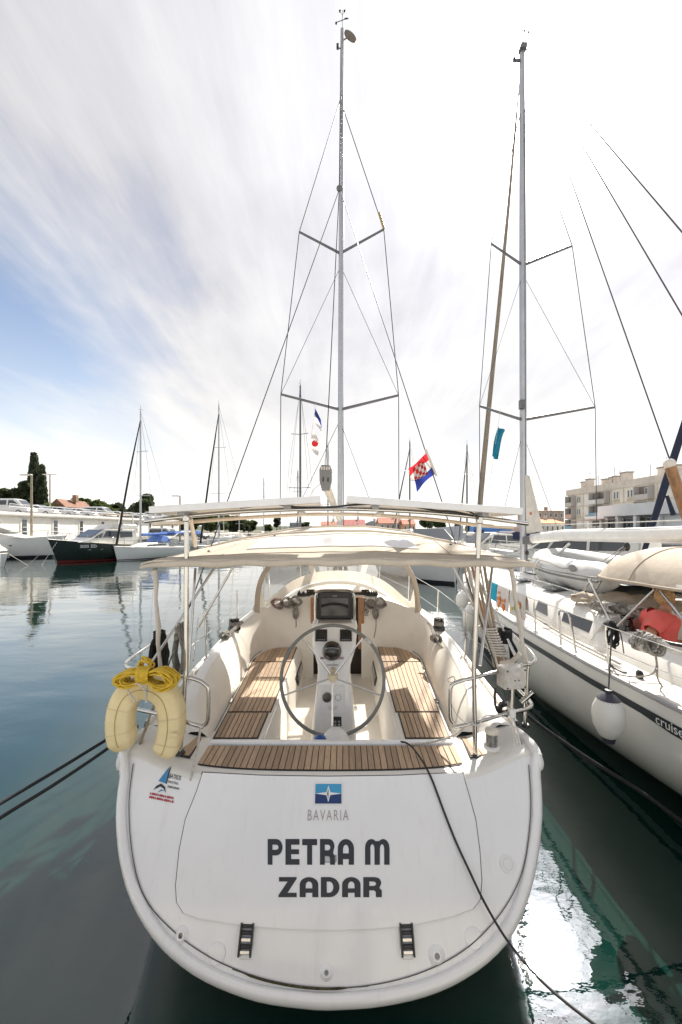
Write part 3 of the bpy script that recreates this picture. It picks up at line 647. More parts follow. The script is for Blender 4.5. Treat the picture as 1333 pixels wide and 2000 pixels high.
# stanchions, lifelines, toe rail
for s in (-1, 1):
    tops = []
    for y in (4.95, 6.35, 8.0, 9.7):
        b_ = B(s * (sheer_w(y) - .06), y, sheer_z(y) + .04); t_ = b_ + Vector((s * .02, 0, .58))
        MB().tube([b_, t_], .0125, 8).build('stanchion', steel, yacht); MB().box(b_, (.06, .06, .03)).build('stanchion_base', steel, yacht, bevel=.008); tops.append((b_, t_))
    first = P(1008, 1245, 4.1) if s > 0 else P(290, 1262, 4.1)
    tops.append((B(s * .1, 11.9, 1.7), B(s * .1, 11.9, 2.15)))
    MB().tube([first] + [t_ for b_, t_ in tops], .0045, 6).build('lifeline', steel, yacht)
    MB().tube([first - Vector((0, 0, .28))] + [b_.lerp(t_, .5) for b_, t_ in tops], .004, 6).build('lifeline', steel, yacht)
    # winch on the coaming
    wc_ = B(s * 1.385, 5.55, 1.485)
    wn = MB().lathe([(.085, 0), (.085, .03), (.075, .05), (.058, .07), (.055, .11), (.068, .135), (.07, .15), (.03, .155), (0, .155)], wc_, 20).build('winch', blackg, yacht)
    MB().lathe([(.05, .155), (.05, .165), (0, .166)], wc_, 16).build('winch_cap', steel, wn)
    cl_ = B(s * 1.43, 4.35, sheer_z(4.3) + .10); MB().tube(smooth_path([cl_ + Vector((0, -.13, .035)), cl_ + Vector((0, -.08, .05)), cl_ + Vector((0, .08, .05)), cl_ + Vector((0, .13, .035))], 3), .014, 8).build('mooring_cleat', steel, yacht)
    MB().box(cl_ + Vector((0, 0, .015)), (.04, .09, .05)).build('cleat_base', steel, yacht, bevel=.01)
bar('boat_hook_rail', (388, 1206, 4.6), (378, 1290, 3.9), .009, yacht, steel)

# ---- sprayhood
def sh_base(u):
    x = 1.30 * u; y = 7.15 - .95 * abs(u) ** 2.2
    return B(x, y, max(crz(x * .93, max(y, 6.3))[0], 1.49) + .005)
def sh_top(u):
    a = u * math.pi / 2; return B(1.30 * math.sin(a) ** 1 * (1 - .05 * abs(u)), 6.35 - .12 * abs(u), 1.52 + 1.16 * max(0, math.cos(a)) ** .62)
def sh_grid(u0, u1, v0, v1, nu=12, nv=8, lift=0):
    return [[sh_base(lerp(u0, u1, i / nu)).lerp(sh_top(lerp(u0, u1, i / nu)), lerp(v0, v1, j / nv)) + Vector((0, -.05 * math.sin(math.pi * lerp(v0, v1, j / nv)) - lift, .14 * math.sin(math.pi * lerp(v0, v1, j / nv)))) for j in range(nv + 1)] for i in range(nu + 1)]
hood = MB().grid(sh_grid(-1, 1, 0, .16, 40, 3)).build('sprayhood', canvas, yacht, ang=60)
for u0, u1, m_ in ((-.86, -.33, vinyl), (-.27, .27, vinyl), (.33, .86, vinyl)):
    MB().grid(sh_grid(u0, u1, .16, .92, 14, 10)).build('window', m_, hood, ang=60)
for u0, u1 in ((-1, -.86), (-.33, -.27), (.27, .33), (.86, 1)):
    MB().grid(sh_grid(u0, u1, .16, .92, 4, 10, .002)).build('canvas_strip', canvas, hood, ang=60)
MB().grid(sh_grid(-1, 1, .92, 1.0, 40, 2)).build('canvas_top', canvas, hood, ang=60)
MB().tube([sh_top(-1 + 2 * i / 30) + Vector((0, -.03, 0)) for i in range(31)], .014, 8).build('hood_bow', steel, hood)
for s in (-1, 1):
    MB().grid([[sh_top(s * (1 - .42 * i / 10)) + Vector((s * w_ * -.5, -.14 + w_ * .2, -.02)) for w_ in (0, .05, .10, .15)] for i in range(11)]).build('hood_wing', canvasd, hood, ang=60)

# ---- bimini
def bim(u, v):
    Y = lerp(3.06, 6.0, v); hw = 1.475 - .08 * v ** 2
    rise = interp(v, [(0, .012), (.07, .075), (.23, .18), (.47, .24), (.67, .265), (1, .255)])
    z = 2.612 + rise * (1 - abs(u) ** 2.3) - .02 * max(0, abs(u) - .95) / .05
    nz_ = noise.noise(Vector((u * 2.2, v * 3.5, 3))) * .014 + noise.noise(Vector((u * 7, v * 2, 9))) * .005 + .02 * max(0, v - .55) * noise.noise(Vector((u * 3, v * 16, 1)))
    return B(hw * u + .058, Y + .05 * (1 - abs(u) ** 2) * (1 - v), z + nz_)
bimini = MB().slab([[bim(-1 + 2 * i / 60, j / 26) for j in range(27)] for i in range(61)], (0, 0, -.012)).build('bimini_canopy', canvas, yacht, ang=60)
stm = mat('stitching_tan', (.42, .36, .28), .8)
for u in (-.62, .60): MB().tube([bim(u + .0, j / 26) + Vector((0, 0, .002)) for j in range(1, 27)], .0035, 5).build('stitched_seam', stm, bimini)
for v in (.045, .27): MB().tube([bim(-.98 + 1.96 * i / 50, v) + Vector((0, 0, .002)) for i in range(51)], .003, 5).build('stitched_seam', stm, bimini)
# valance roll along the aft edge, bow sleeves, clear window in the top
MB().tube([bim(-1 + 2 * i / 60, 0) + Vector((0, -.004, -.03 - .006 * math.sin(i * .7))) for i in range(61)], [.012 + .014 * min(1, min(i, 60 - i) / 6) for i in range(61)], 10, flat=.7).build('valance', canvas, bimini, ang=70)
for v in (.36, .60, .97): MB().tube([bim(-.99 + 1.98 * i / 50, v) + Vector((0, 0, .004)) for i in range(51)], .016, 8).build('bow_sleeve', canvas, bimini, ang=70)
MB().slab([[bim(-.48 + .90 * i / 24 + (.03 * (1 - j / 4)) * (1 if i > 12 else -1), .09 + .15 * j / 4) + Vector((0, 0, .006)) for j in range(5)] for i in range(25)], (0, 0, -.004)).build('roof_window', vinylm, bimini, ang=60)
for u, v in ((-.73, .11), (-.42, .28), (.68, .2)): MB().ell(bim(u, v) + Vector((0, 0, .004)), (.014, .014, .008), 10, 5).build('snap_button', black, bimini)
for name, a, b, r_, m_ in (('aft_strap', (303, 1112, 3.12), (313, 1308, 3.35), .024, canvasw), ('aft_strap', (998, 1108, 3.12), (1028, 1296, 3.36), .024, canvasw),
        ('bow_leg', (425, 1100, 4.05), (298, 1292, 3.6), .0135, steel), ('bow_leg', (382, 1110, 3.5), (368, 1305, 3.3), .0135, steel), ('bow_leg', (462, 1096, 4.5), (388, 1225, 4.4), .0135, steel),
        ('bow_leg', (918, 1100, 4.05), (1012, 1290, 3.6), .0135, steel), ('bow_leg', (963, 1100, 3.6), (938, 1300, 3.3), .0135, steel), ('bow_leg', (880, 1098, 4.5), (946, 1222, 4.4), .0135, steel)):
    p0, p1 = P(*a), P(*b); k = 7
    pts = [p0.lerp(p1, i / k) + (Vector((.006 * math.sin(i * 2.1), 0, 0)) if m_ is canvasw else Vector()) for i in range(k + 1)]
    MB().tube(pts, [r_ * (1 + (.22 * math.sin(i * 1.7 + 1) if m_ is canvasw else 0)) for i in range(k + 1)], 8, flat=.6 if m_ is canvasw else 1).build(name, m_, bimini, ang=60)
# ---- solar arch
arch = rail('solar_arch', [(283, 1018, 3.18), (380, 1007, 3.16), (500, 998, 3.15), (660, 994, 3.15), (800, 999, 3.15), (932, 1010, 3.16), (1032, 1023, 3.18)], .0165)
rail('arch_bar', [(300, 1024, 3.5), (365, 1020, 3.46), (500, 1010, 3.45), (660, 1004, 3.45), (820, 1012, 3.45), (930, 1025, 3.46), (1002, 1031, 3.5)], .0155, arch, mat('anodised_beige', (.70, .60, .48), .35, metal=.4))
bar('arch_post', (365, 1006, 3.155), (364, 1318, 3.15), .0185, arch); bar('arch_post', (937, 1010, 3.155), (926, 1320, 3.15), .0185, arch)
for px, py in ((365, 1012), (937, 1016)): MB().box(P(px, py, 3.155), (.05, .05, .06)).build('arch_clamp', steel, arch, bevel=.01)
bar('arch_stay', (372, 1012, 3.3), (382, 1066, 3.75), .018, arch, mat('anodised_beige', (.6, .5, .4), .4))
for px in (455, 592, 742, 880): MB().box(P(px, 1003, 3.3), (.045, .30, .025)).build('arch_bracket', canvasw, arch, bevel=.005)
pvf = mat('panel_frame', (.74, .74, .75), .35, metal=.3); pvb = mat('panel_back', (.72, .66, .58), .6); pvc = mat('solar_cells', (.012, .016, .04), .15, coat=.5)
for pts in (((291, 996), (626, 975)), ((678, 975), (1022, 999))):
    a, b = P(*pts[0], 3.0), P(*pts[1], 3.0); d = b - a; ang = math.atan2(d.z, d.x); M_ = Matrix.Rotation(-ang, 3, 'Y')
    c_ = (a + b) / 2 + Vector((0, .29, 0)); Ln = d.length
    po = MB().box(c_ + Vector((0, 0, .005)), (Ln - .02, .55, .02), M=M_).build('solar_panel', pvb, arch)
    for k in (-1, 1):
        MB().box(c_ + Vector((0, k * .28, 0)), (Ln, .022, .052), M=M_).build('panel_frame', pvf, po, bevel=.003)
        MB().box(c_ + M_ @ Vector((k * (Ln / 2 - .011), 0, .0005)), (.021, .54, .051), M=M_).build('panel_frame', pvf, po, bevel=.003)
    for k in range(6):
        for j in range(2): MB().box(c_ + M_ @ Vector(((k - 2.5) * (Ln - .06) / 6, (j - .5) * .26, .018)), ((Ln - .06) / 6 - .008, .25, .006), M=M_).build('solar_cell', pvc, po)
    for k in (-.33, .3): MB().box(c_ + M_ @ Vector((k * Ln, -.1, -.035)), (.05, .3, .03), M=M_).build('panel_bracket', grey, po)
rail('arch_cable', [(470, 992, 3.3), (530, 985, 3.12), (560, 988, 3.12), (590, 991, 3.12), (650, 990, 3.12), (690, 986, 3.12), (740, 984, 3.12), (800, 988, 3.12), (850, 997, 3.12), (890, 1000, 3.13), (925, 1008, 3.13)], .008, arch, black)
rail('arch_cable', [(860, 992, 3.12), (900, 995, 3.12), (925, 1003, 3.12), (935, 1014, 3.12)], .006, arch, black)

# ---- rig
MY = 8.8
mast_b, mast_t = P(664, 1120, MY), P(669, 58, MY); mast_b.z = 1.92
mpt = [mast_b.lerp(mast_t, k / 8) for k in range(9)]
mast = MB().tube(mpt, [.072] * 6 + [.066, .056, .045], 14, flat=.8).build('mast', alu, yacht, ang=60)
MB().tube([p + Vector((.0, -.062 + .012 * i / 8, 0)) for i, p in enumerate(mpt[:-1])], .012, 6).build('mast_track', alud, mast)
for py, tl, tr, ty in ((800, (549, 770), (779, 772), 8.35), (495, (585, 453), (750, 448), 8.45)):
    root = P(665, py, MY)
    for tip in (tl, tr): MB().tube([root, P(*tip, ty)], [.034, .026], 8, flat=.6).build('spreader', alud, mast)
def stay(name, pts, r=.0065, par=mast, m=wire): return MB().tube([P(*p) for p in pts], r, 6).build(name, m, par)
for sp_ in ((549, 770), (779, 772)):
    up = (585, 453) if sp_[0] < 660 else (750, 448); bx_ = 547 if sp_[0] < 660 else 780
    stay('cap_shroud', [(665, 195, MY), (*up, 8.45), (*sp_, 8.35), (bx_, 1120, 8.35)], .009)
    stay('diagonal_shroud', [(*sp_, 8.35), (666, 520, MY)], .005)
    stay('lower_shroud', [(664, 822, MY), (590 if sp_[0] < 660 else 722, 975, 8.45), (560 if sp_[0] < 660 else 748, 1110, 8.4)], .0055)
stay('forestay', [(667, 195, MY), (672, 1080, 11.9)], .012)
split = P(664, 368, 6.23)
MB().tube([mast_t + Vector((0, -.08, -.05)), split], .006, 6).build('backstay', wire, mast); MB().ell(split, (.05, .03, .05), 10, 7).build('backstay_plate', alud, mast)
pend, send = B(-1.47, 3.2, 1.22), B(1.47, 3.2, 1.22)
for e in (pend, send): MB().tube([split, e], .0055, 6).build('backstay_leg', wire, mast)
# turnbuckles of the backstay legs at the quarters
for e in (pend, send):
    MB().tube([e, e.lerp(split, .035)], .011, 6).build('turnbuckle', steel, mast); MB().tube([e, e + Vector((.0, -.10, -.10))], .012, 6).build('chain_plate', steel, mast)
boom_e, boom_g = P(637, 945, 5.1), P(663, 1012, 8.62)
boom = MB().tube([boom_e.lerp(boom_g, k / 6) for k in range(7)], .075, 12, flat=.75).build('boom', mat('boom_cream', (.62, .59, .53), .5), yacht, ang=60)
M_ = Matrix.Identity(3); be = boom_e + Vector((0, -.06, .06))
cap = MB().prism([be + Vector((x, -.05, z)) for x, z in ((-.052, .16), (-.076, .10), (-.074, -.04), (-.045, -.15), (.045, -.15), (.074, -.04), (.076, .10), (.052, .16))], (0, .14, 0))
bc = cap.build('boom_end', mat('boom_end_grey', (.20, .20, .20), .5), boom, ang=50, bevel=.008)
for dx in (-.045, -.015, .015, .045):
    MB().box(be + Vector((dx, -.052, .118)), (.020, .02, .038)).build('boom_end_slot', canvasw, bc, bevel=.003)
for dx in (-.03, .03): MB().box(be + Vector((dx, -.052, -.02)), (.014, .012, .055)).build('boom_end_hole', black, bc, bevel=.004)
MB().tube([mast_t + Vector((-.03, -.1, -.1)), P(663, 372, 6.4), be + Vector((0, 0, .19))], .0065, 6).build('topping_lift', ropeb, boom)
MB().tube([be + Vector((0, 0, .15)), be + Vector((.0, 0, .24))], .014, 8).build('shackle', steel, boom)
MB().tube(smooth_path([be + Vector((-.05, 0, -.05)), P(612, 958, 5.6), P(604, 974, 5.9)], 4), .005, 6).build('reef_line', ropew, boom)
MB().tube([P(655, 975, 6.2), P(648, 1034, 6.2)], .006, 6).build('mainsheet', ropew, boom); MB().tube([P(650, 975, 6.2), P(655, 1034, 6.2)], .006, 6).build('mainsheet', ropew, boom)
# masthead gear
mt = mast_t
MB().tube([mt, mt + Vector((.0, 0, .42))], .006, 6).build('wind_vane_mast', black, mast)
MB().tube([mt + Vector((-.12, 0, .16)), mt + Vector((.10, 0, .24))], .007, 6).build('wind_vane', black, mast); MB().ell(mt + Vector((.09, 0, .24)), (.05, .008, .02), 8, 5).build('vane_tail', black, mast)
for dx, dz_ in ((-.05, .40), (.05, .40), (-.13, .14)): MB().ell(mt + Vector((dx, 0, dz_)), (.025, .025, .025), 8, 6).build('anemometer_cup', black, mast)
MB().tube([mt + Vector((-.05, 0, .40)), mt + Vector((.0, 0, .3)), mt + Vector((.05, 0, .40))], .004, 5).build('anemometer_arm', black, mast)
MB().lathe([(0, -.03), (.09, -.03), (.14, -.01), (.14, .01), (.09, .03), (0, .03)], mt + Vector((.17, -.05, -.20)), 20, Matrix.Rotation(R(78), 3, 'X') @ Matrix.Rotation(R(25), 3, 'Y')).build('masthead_disc', mat('disc_brown', (.16, .13, .10), .6, var=.3, scale=25), mast)
MB().tube([mt + Vector((.03, 0, -.22)), mt + Vector((.12, -.03, -.2))], .012, 6).build('disc_bracket', alud, mast)
MB().box(mt + Vector((-.10, 0, -.36)), (.05, .05, .09)).build('masthead_lamp', black, mast); MB().tube([mt + Vector((-.03, 0, -.40)), mt + Vector((-.11, 0, -.40))], .012, 6).build('lamp_bracket', alud, mast)
tipr = P(750, 448, 8.45); MB().tube([tipr + Vector((0, -.03, 0)), P(741, 416, 8.42)], .028, 8).build('radar_reflector', mat('reflector_ochre', (.33, .25, .08), .5), mast)
MB().ell(P(663, 368, 8.6), (.06, .05, .07), 10, 7).build('steaming_light', grey, mast)
# foredeck gear glimpsed under the bimini
wl = B(.02, 8.45, 2.0)
for dx in (-.11, 0, .11):
    MB().lathe([(.055, 0), (.05, .05), (.038, .06), (.04, .11), (.05, .125), (0, .13)], wl + Vector((dx, 0, -.05)), 12).build('mast_winch', blackg, yacht)

# ================================================================ gear aboard the yacht
def coil(name, label, cat, c, rx, rz, loops, r, m, ry=.05, jit=.03, seed=1, tilt=0, group=None, par=None, wrap=True):
    rg = random.Random(seed); pts = []
    for k in range(loops):
        sx, sz = rx * (1 + rg.uniform(-.25, .2)), rz * (1 + rg.uniform(-.18, .12)); oy = rg.uniform(-ry, ry); ph = rg.uniform(-.3, .3)
        for a in range(10):
            t_ = 2 * math.pi * a / 10 + ph
            pts.append(Vector(c) + Matrix.Rotation(tilt, 3, 'Y') @ Vector((sx * math.sin(t_) * (1 - .35 * math.cos(t_)), oy + jit * rg.uniform(-1, 1), sz * math.cos(t_))))
    mb = MB().tube(smooth_path(pts, 3), r, 6)
    if wrap:
        pts = [Vector(c) + Vector((rx * .75 * math.cos(a * .9), ry * 1.3 * math.sin(a * .9), rz * .45 + a * r * .28)) for a in range(40)]
        mb.tube(pts, r, 6)
    o = mb.build(name, m, par, ang=70)
    if label: tag(o, label, cat, group)
    return o
coil('rope_coil', 'black rope hank hanging on the port stern rail behind the horseshoe buoy', 'rope', P(312, 1275, 3.75), .055, .17, 14, .011, ropeb, seed=2)
coil('rope_coil', 'black rope hank hanging from the starboard stern rail above the white box', 'rope', P(987, 1272, 3.75), .075, .17, 16, .012, ropeb, seed=3)
coil('rope_coil', 'grey rope hank knotted round the tall port rail post', 'rope', P(352, 1268, 3.45), .035, .20, 10, .009, ropeg, seed=4)
for s, c_, lab in ((-1, (560, 1178, 6.28), 'tangled grey and red lines piled port of the companionway'), (1, (742, 1178, 6.28), 'tangled tan lines hung starboard of the companionway')):
    t_ = thing('rope_tangle', lab, 'rope', P(*c_))
    for k in range(3 if s < 0 else 2):
        coil('rope_bundle', None, None, P(c_[0] + (k - 1) * 17, c_[1] - 2 * k, 6.22 - .03 * k), .085, .07, 15, .008, mat('rope_mauve', (.36, .25, .23), .9, var=.3, scale=60, bump=.8, bscale=90) if (k == 0 and s < 0) else ropeg, ry=.06, jit=.05, seed=10 + k + (5 if s > 0 else 0), par=t_, wrap=False, tilt=.5 - .4 * k)
    tx = 578 if s < 0 else 734
    coil('rope_tail', None, None, P(tx, 1196, 6.2), .035, .09, 6, .009, ropeg, ry=.02, seed=20 + s, par=t_)
    MB().tube(smooth_path([P(tx, 1200, 6.17), P(tx + 1, 1222, 6.05), P(tx - (0 if s < 0 else 3), 1246 if s > 0 else 1224, 5.98)], 4), .009, 6).build('rope_end', ropeg, t_)
for s, pts, lab in ((-1, [(474, 1213, 5.5), (464, 1222, 5.42), (452, 1233, 5.3), (440, 1243, 5.2), (432, 1246, 5.15)], 'grey sheet wound on the port winch and coiled on the deck'),
                    (1, [(838, 1216, 5.5), (844, 1226, 5.42), (848, 1238, 5.3), (852, 1248, 5.2), (870, 1268, 4.95)], 'grey sheet wound on the starboard winch with a loose tail')):
    t_ = thing('sheet_rope', lab, 'rope', P(*pts[0])); c_ = B(s * 1.385, 5.55, 1.485)
    MB().tube([c_ + Vector((.066 * math.cos(a * .6), .066 * math.sin(a * .6), .06 + a * .0011)) for a in range(50)], .009, 6).build('turns', ropeg, t_)
    for k in range(3): MB().tube(smooth_path([P(px + k * 2 - 2, py + k, Y - .02) for px, py, Y in pts], 4), .010, 6).build('sheet', ropeg, t_)
    e = P(*pts[3]); coil('rope_bundle', None, None, e + Vector((0, 0, .02)), .055, .045, 8, .010, ropeg, ry=.06, seed=30 + s, par=t_, wrap=False)
# horseshoe buoy
hb = thing('horseshoe_buoy', 'faded yellow horseshoe lifebuoy hanging on the port quarter', 'lifebuoy', P(290, 1480, 2.98))
cU = [(246, 1458), (238, 1430), (237, 1400), (243, 1372), (256, 1351), (276, 1340), (292, 1339), (312, 1345), (328, 1362), (336, 1390), (336, 1420), (330, 1450), (320, 1470)]
up_ = smooth_path([P(px, py, 3.0 + .0010 * (px - 290) + .0006 * (1400 - py)) for px, py in cU], 5)
rows = []
for i, p in enumerate(up_):
    a, b = up_[max(i - 1, 0)], up_[min(i + 1, len(up_) - 1)]; t_ = (b - a).normalized(); nrm = Vector((0, 1, .05)).normalized(); sd_ = t_.cross(nrm).normalized()
    e = min(i, len(up_) - 1 - i); k = 1 - max(0, (3 - e)) / 3 * .35 if e < 3 else 1
    wdt, dep = .089 * k, .082 * k
    rows.append([p + sd_ * (wdt * math.copysign(abs(math.cos(q)) ** .42, math.cos(q))) + nrm * (dep * math.copysign(abs(math.sin(q)) ** .5, math.sin(q))) for q in [2 * math.pi * j / 16 for j in range(16)]])
bm_ = MB().grid(rows, cv=True)
for end, sg_ in ((0, 1), (len(rows) - 1, -1)):
    rg_ = rows[end]; cen = sum(rg_, Vector()) / 16; out_ = (cen - (sum(rows[end + sg_], Vector()) / 16)); l1 = [cen + (p - cen) * .55 + out_ * .8 for p in rg_]
    bm_.grid([rg_, l1], cv=True, flip=(end == 0)); o0 = len(bm_.v) - 16; bm_.f.append(tuple(range(o0, o0 + 16)))
body = bm_.build('buoy_body', buoy, hb, ang=70)
MB().tube([r[12] + (r[12] - r[4]) * .01 for r in rows[2:-2]], .0035, 5).build('seam', mat('seam_yellow', (.5, .38, .12), .6), hb)
MB().tube(smooth_path([P(266, 1372, 2.90), P(250, 1348, 2.89), P(258, 1338, 2.88), P(272, 1336, 2.88), P(284, 1350, 2.88), P(287, 1362, 2.9)], 5), .006, 6).build('lanyard', ropew, hb)
for px, py, Y in ((213, 1412, 3.0), (340, 1436, 2.92)): MB().box(P(px, py, Y), (.055, .02, .028)).build('tab', buoy, hb, bevel=.006)
MB().tube([P(288, 1330, 2.9), P(286, 1372, 2.9)], .007, 6).build('hanging_cord', ropew, hb)
for i in (6, 14, len(rows) - 15, len(rows) - 7):
    rg_ = rows[i]; cen = sum(rg_, Vector()) / 16; MB().grid([[cen + (p - cen) * 1.02 + (rows[i + 1][j] - rg_[j]) * k * .22 for j, p in enumerate(rg_)] for k in (-1, 1)], cv=True).build('strap', mat('strap_pale', (.70, .58, .34), .7, bump=.3), hb, ang=70)
# yellow floating line
yl = thing('rope_coil', 'bright yellow floating line bundled on top of the horseshoe buoy', 'rope', P(290, 1330, 2.95))
rg = random.Random(5); pts = []
for k in range(40):
    ex, ez, ey = .19 + rg.uniform(-.035, .035), .058 + rg.uniform(-.015, .02), rg.uniform(-.06, .06)
    for a in range(12):
        q = 2 * math.pi * a / 12; x = ex * math.cos(q); pinch = .38 + .62 * min(1, abs(x) / .12)
        pts.append(P(288, 1322, 2.93) + Vector((x, ey * pinch - .01, ez * math.sin(q) * pinch * (1.25 if x > 0 else .95) - .25 * x * x - (.05 * max(0, x)))))
MB().tube(smooth_path(pts, 3), .0062, 6).build('strands', ropey, yl, ang=70)
MB().tube([P(284, 1318, 2.93) + Vector((-.045 + a * .0011, .062 * math.cos(a * .7), .056 * math.sin(a * .7))) for a in range(80)], .0066, 6).build('binding', ropey, yl, ang=70)
coil('loose_loop', None, None, P(288, 1300, 3.0), .06, .04, 4, .008, ropey, ry=.04, seed=8, par=yl, wrap=False, tilt=1.3)
# weathered white box on a post, with cable
bx_ = thing('electric_box', 'mottled white electrical box clamped to the starboard stern rail', 'box', P(1005, 1395, 3.3))
c_ = P(999, 1321, 3.2); M_ = Matrix.Rotation(R(12), 3, 'Z')
MB().box(c_, (.185, .12, .165), M=M_).build('case', mat('box_weathered', (.66, .64, .60), .7, var=.25, scale=28, c2=(.42, .40, .36), dirt=.5), bx_, bevel=.012)
MB().box(c_ + M_ @ Vector((0, -.062, .0)), (.172, .006, .15), M=M_).build('lid', mat('box_weathered', (.6, .6, .6)), bx_, bevel=.004)
for dx in (-.075, .075):
    for dz_ in (-.065, .065): MB().lathe([(.008, 0), (.006, .004), (0, .004)], c_ + M_ @ Vector((dx, -.066, dz_)), 8, Matrix.Rotation(R(90), 3, 'X')).build('lid_screw', black, bx_)
for dx in (-.012, .022): MB().lathe([(.006, 0), (0, .003)], c_ + M_ @ Vector((dx, -.066, -.01)), 8, Matrix.Rotation(R(90), 3, 'X')).build('lid_hole', black, bx_)
MB().tube([P(1001, 1340, 3.26), P(1000, 1392, 3.26)], .018, 8).build('post', steel, bx_); MB().box(P(1000, 1392, 3.26), (.05, .05, .07)).build('post_clamp', white, bx_, bevel=.008)
MB().tube(smooth_path([P(968, 1342, 3.3), P(967, 1370, 3.3), P(972, 1388, 3.35), P(985, 1398, 3.4)], 5), .010, 6).build('cable', black, bx_)
coil('cable_loop', None, None, P(985, 1382, 3.42), .05, .04, 7, .011, black, ry=.03, seed=12, par=bx_, wrap=False)
# tan canvas curtain bundled to the starboard bow leg
tb = thing('canvas_bundle', 'bundle of tan canvas strips tied inside the starboard stern rail', 'canvas bundle', P(985, 1305, 3.7))
for k in range(6):
    x0 = 906 + k * 8; MB().tube(smooth_path([P(x0, 1104, 3.75), P(x0 + 14 - k, 1160, 3.72), P(942 + k * 5, 1225, 3.7), P(958 + k * 4, 1262, 3.68), P(966 + k * 6, 1302, 3.66)], 4), .026 if k % 2 else .018, 7, flat=.5).build('strip', [canvasd, canvasw, mat('canvas_rust', (.46, .24, .14), .85, var=.1)][k % 3 if k < 5 else 0], tb, ang=70)
MB().tube([P(950 + a * .28, 1222 + a * .62, 3.69) + Vector((.075 * math.cos(a * .75), .05 * math.sin(a * .75), 0)) for a in range(92)], .008, 6).build('lashing', canvasw, tb)
MB().tube(smooth_path([P(978, 1296, 3.6), P(1000, 1292, 3.5), P(1016, 1276, 3.4)], 4), .022, 7, flat=.4).build('tie', canvasw, tb)
# solar lamp standing on the starboard quarter
lp_ = thing('deck_lamp', 'small clear plastic deck lamp with a dark band on the starboard quarter', 'lamp', P(961, 1464, 3.14))
c_ = P(961, 1462, 3.14)
MB().lathe([(0, 0), (.055, 0), (.06, .01), (.06, .022), (.045, .028)], c_, 18).build('base', white, lp_); MB().lathe([(.045, .026), (.043, .12)], c_, 18).build('lens', mat('lens_smoke', (.22, .22, .22), .12, coat=.6, var=.3, scale=20), lp_)
MB().lathe([(.046, .118), (.052, .125), (.048, .150), (.03, .158), (0, .16)], c_, 18).build('cap', mat('lamp_cap', (.70, .66, .56), .3), lp_)
MB().tube(smooth_path([P(975, 1462, 3.12), P(992, 1472, 3.05), P(1004, 1455, 3.05), P(1000, 1420, 3.1), P(980, 1400, 3.15), P(950, 1398, 3.15), P(938, 1412, 3.13)], 6), .004, 6).build('cord', canvasw, lp_)
# fender with a blue cap on the cockpit sole
fb = thing('fender', 'white fender with a blue end lying behind the helm pedestal', 'fender', B(0, 3.62, .9))
MB().ell(P(656, 1452, 3.62), (.125, .16, .125), 20, 12).build('fender_body', white, fb); MB().ell(P(626, 1452, 3.56), (.062, .07, .075), 16, 10).build('fender_cap', mat('fender_blue', (.012, .09, .34), .35), fb)
MB().tube([P(656, 1462, 3.62), P(656, 1500, 3.62)], .10, 14).build('fender_end', white, fb)
# lashings, shackles at both quarters
for s, pts, lab in ((-1, [(392, 1420, 3.14), (388, 1450, 3.12), (384, 1472, 3.02), (372, 1525, 2.96)], 'white braided line hanging from the port rail over the transom'),
                    (1, [(912, 1416, 3.14), (890, 1434, 3.2), (850, 1448, 3.3), (800, 1454, 3.36), (745, 1453, 3.38)], 'white braided line stretched from the starboard rail along the sill')):
    t_ = MB().tube(smooth_path([P(*p) for p in pts], 6), .0085, 6).build('braided_line', ropew); tag(t_, lab, 'rope')
# mooring lines and the black shore cable
def line(name, label, cat, pts, r, m, sm=6): return tag(MB().tube(smooth_path([p if isinstance(p, Vector) else P(*p) for p in pts], sm), r, 7).build(name, m, None, ang=70), label, cat)
line('mooring_rope', 'upper black mooring rope from the port quarter', 'rope', [(262, 1412, 3.35), (216, 1440, 3.2), (110, 1505, 2.9), (0, 1570, 2.7), (-200, 1690, 2.2), Vector((-3.6, .76, 1.21))], .012, ropeb)
line('mooring_rope', 'lower black mooring rope from the port quarter', 'rope', [(262, 1418, 3.33), (216, 1458, 3.1), (110, 1530, 2.8), (0, 1598, 2.55), (-200, 1730, 2.1), Vector((-3.5, .76, 1.21))], .012, ropeb)
line('mooring_rope', 'thick dark mooring rope from the starboard quarter above the water', 'rope', [(1018, 1386, 3.6), (1060, 1420, 3.5), (1150, 1482, 3.4), (1250, 1545, 3.3), (1333, 1605, 3.2), (1500, 1720, 2.9), Vector((4.3, .76, 1.21))], .016, ropeb)
cab_pts = [P(782, 1449, 3.38), P(792, 1450, 3.33), P(806, 1460, 3.24), P(824, 1484, 3.04)]
for px, py in ((832, 1500), (845, 1528), (868, 1590), (890, 1645), (912, 1695), (942, 1760), (980, 1826)):
    q = WT(px, py); cab_pts.append(TS(q.x - YC(q.y), q.z, .028 if py < 1650 else .05 if py < 1750 else .075 if py < 1800 else .13))
cab_pts += [P(1060, 1918, 2.15), P(1165, 2003, 1.9), P(1300, 2090, 1.65), Vector((1.75, .77, 1.21))]
tag(MB().tube(smooth_path(cab_pts, 6), .0075, 7).build('shore_cable', rubber, None, ang=70), 'thin black cable running from the teak step down over the transom', 'cable')
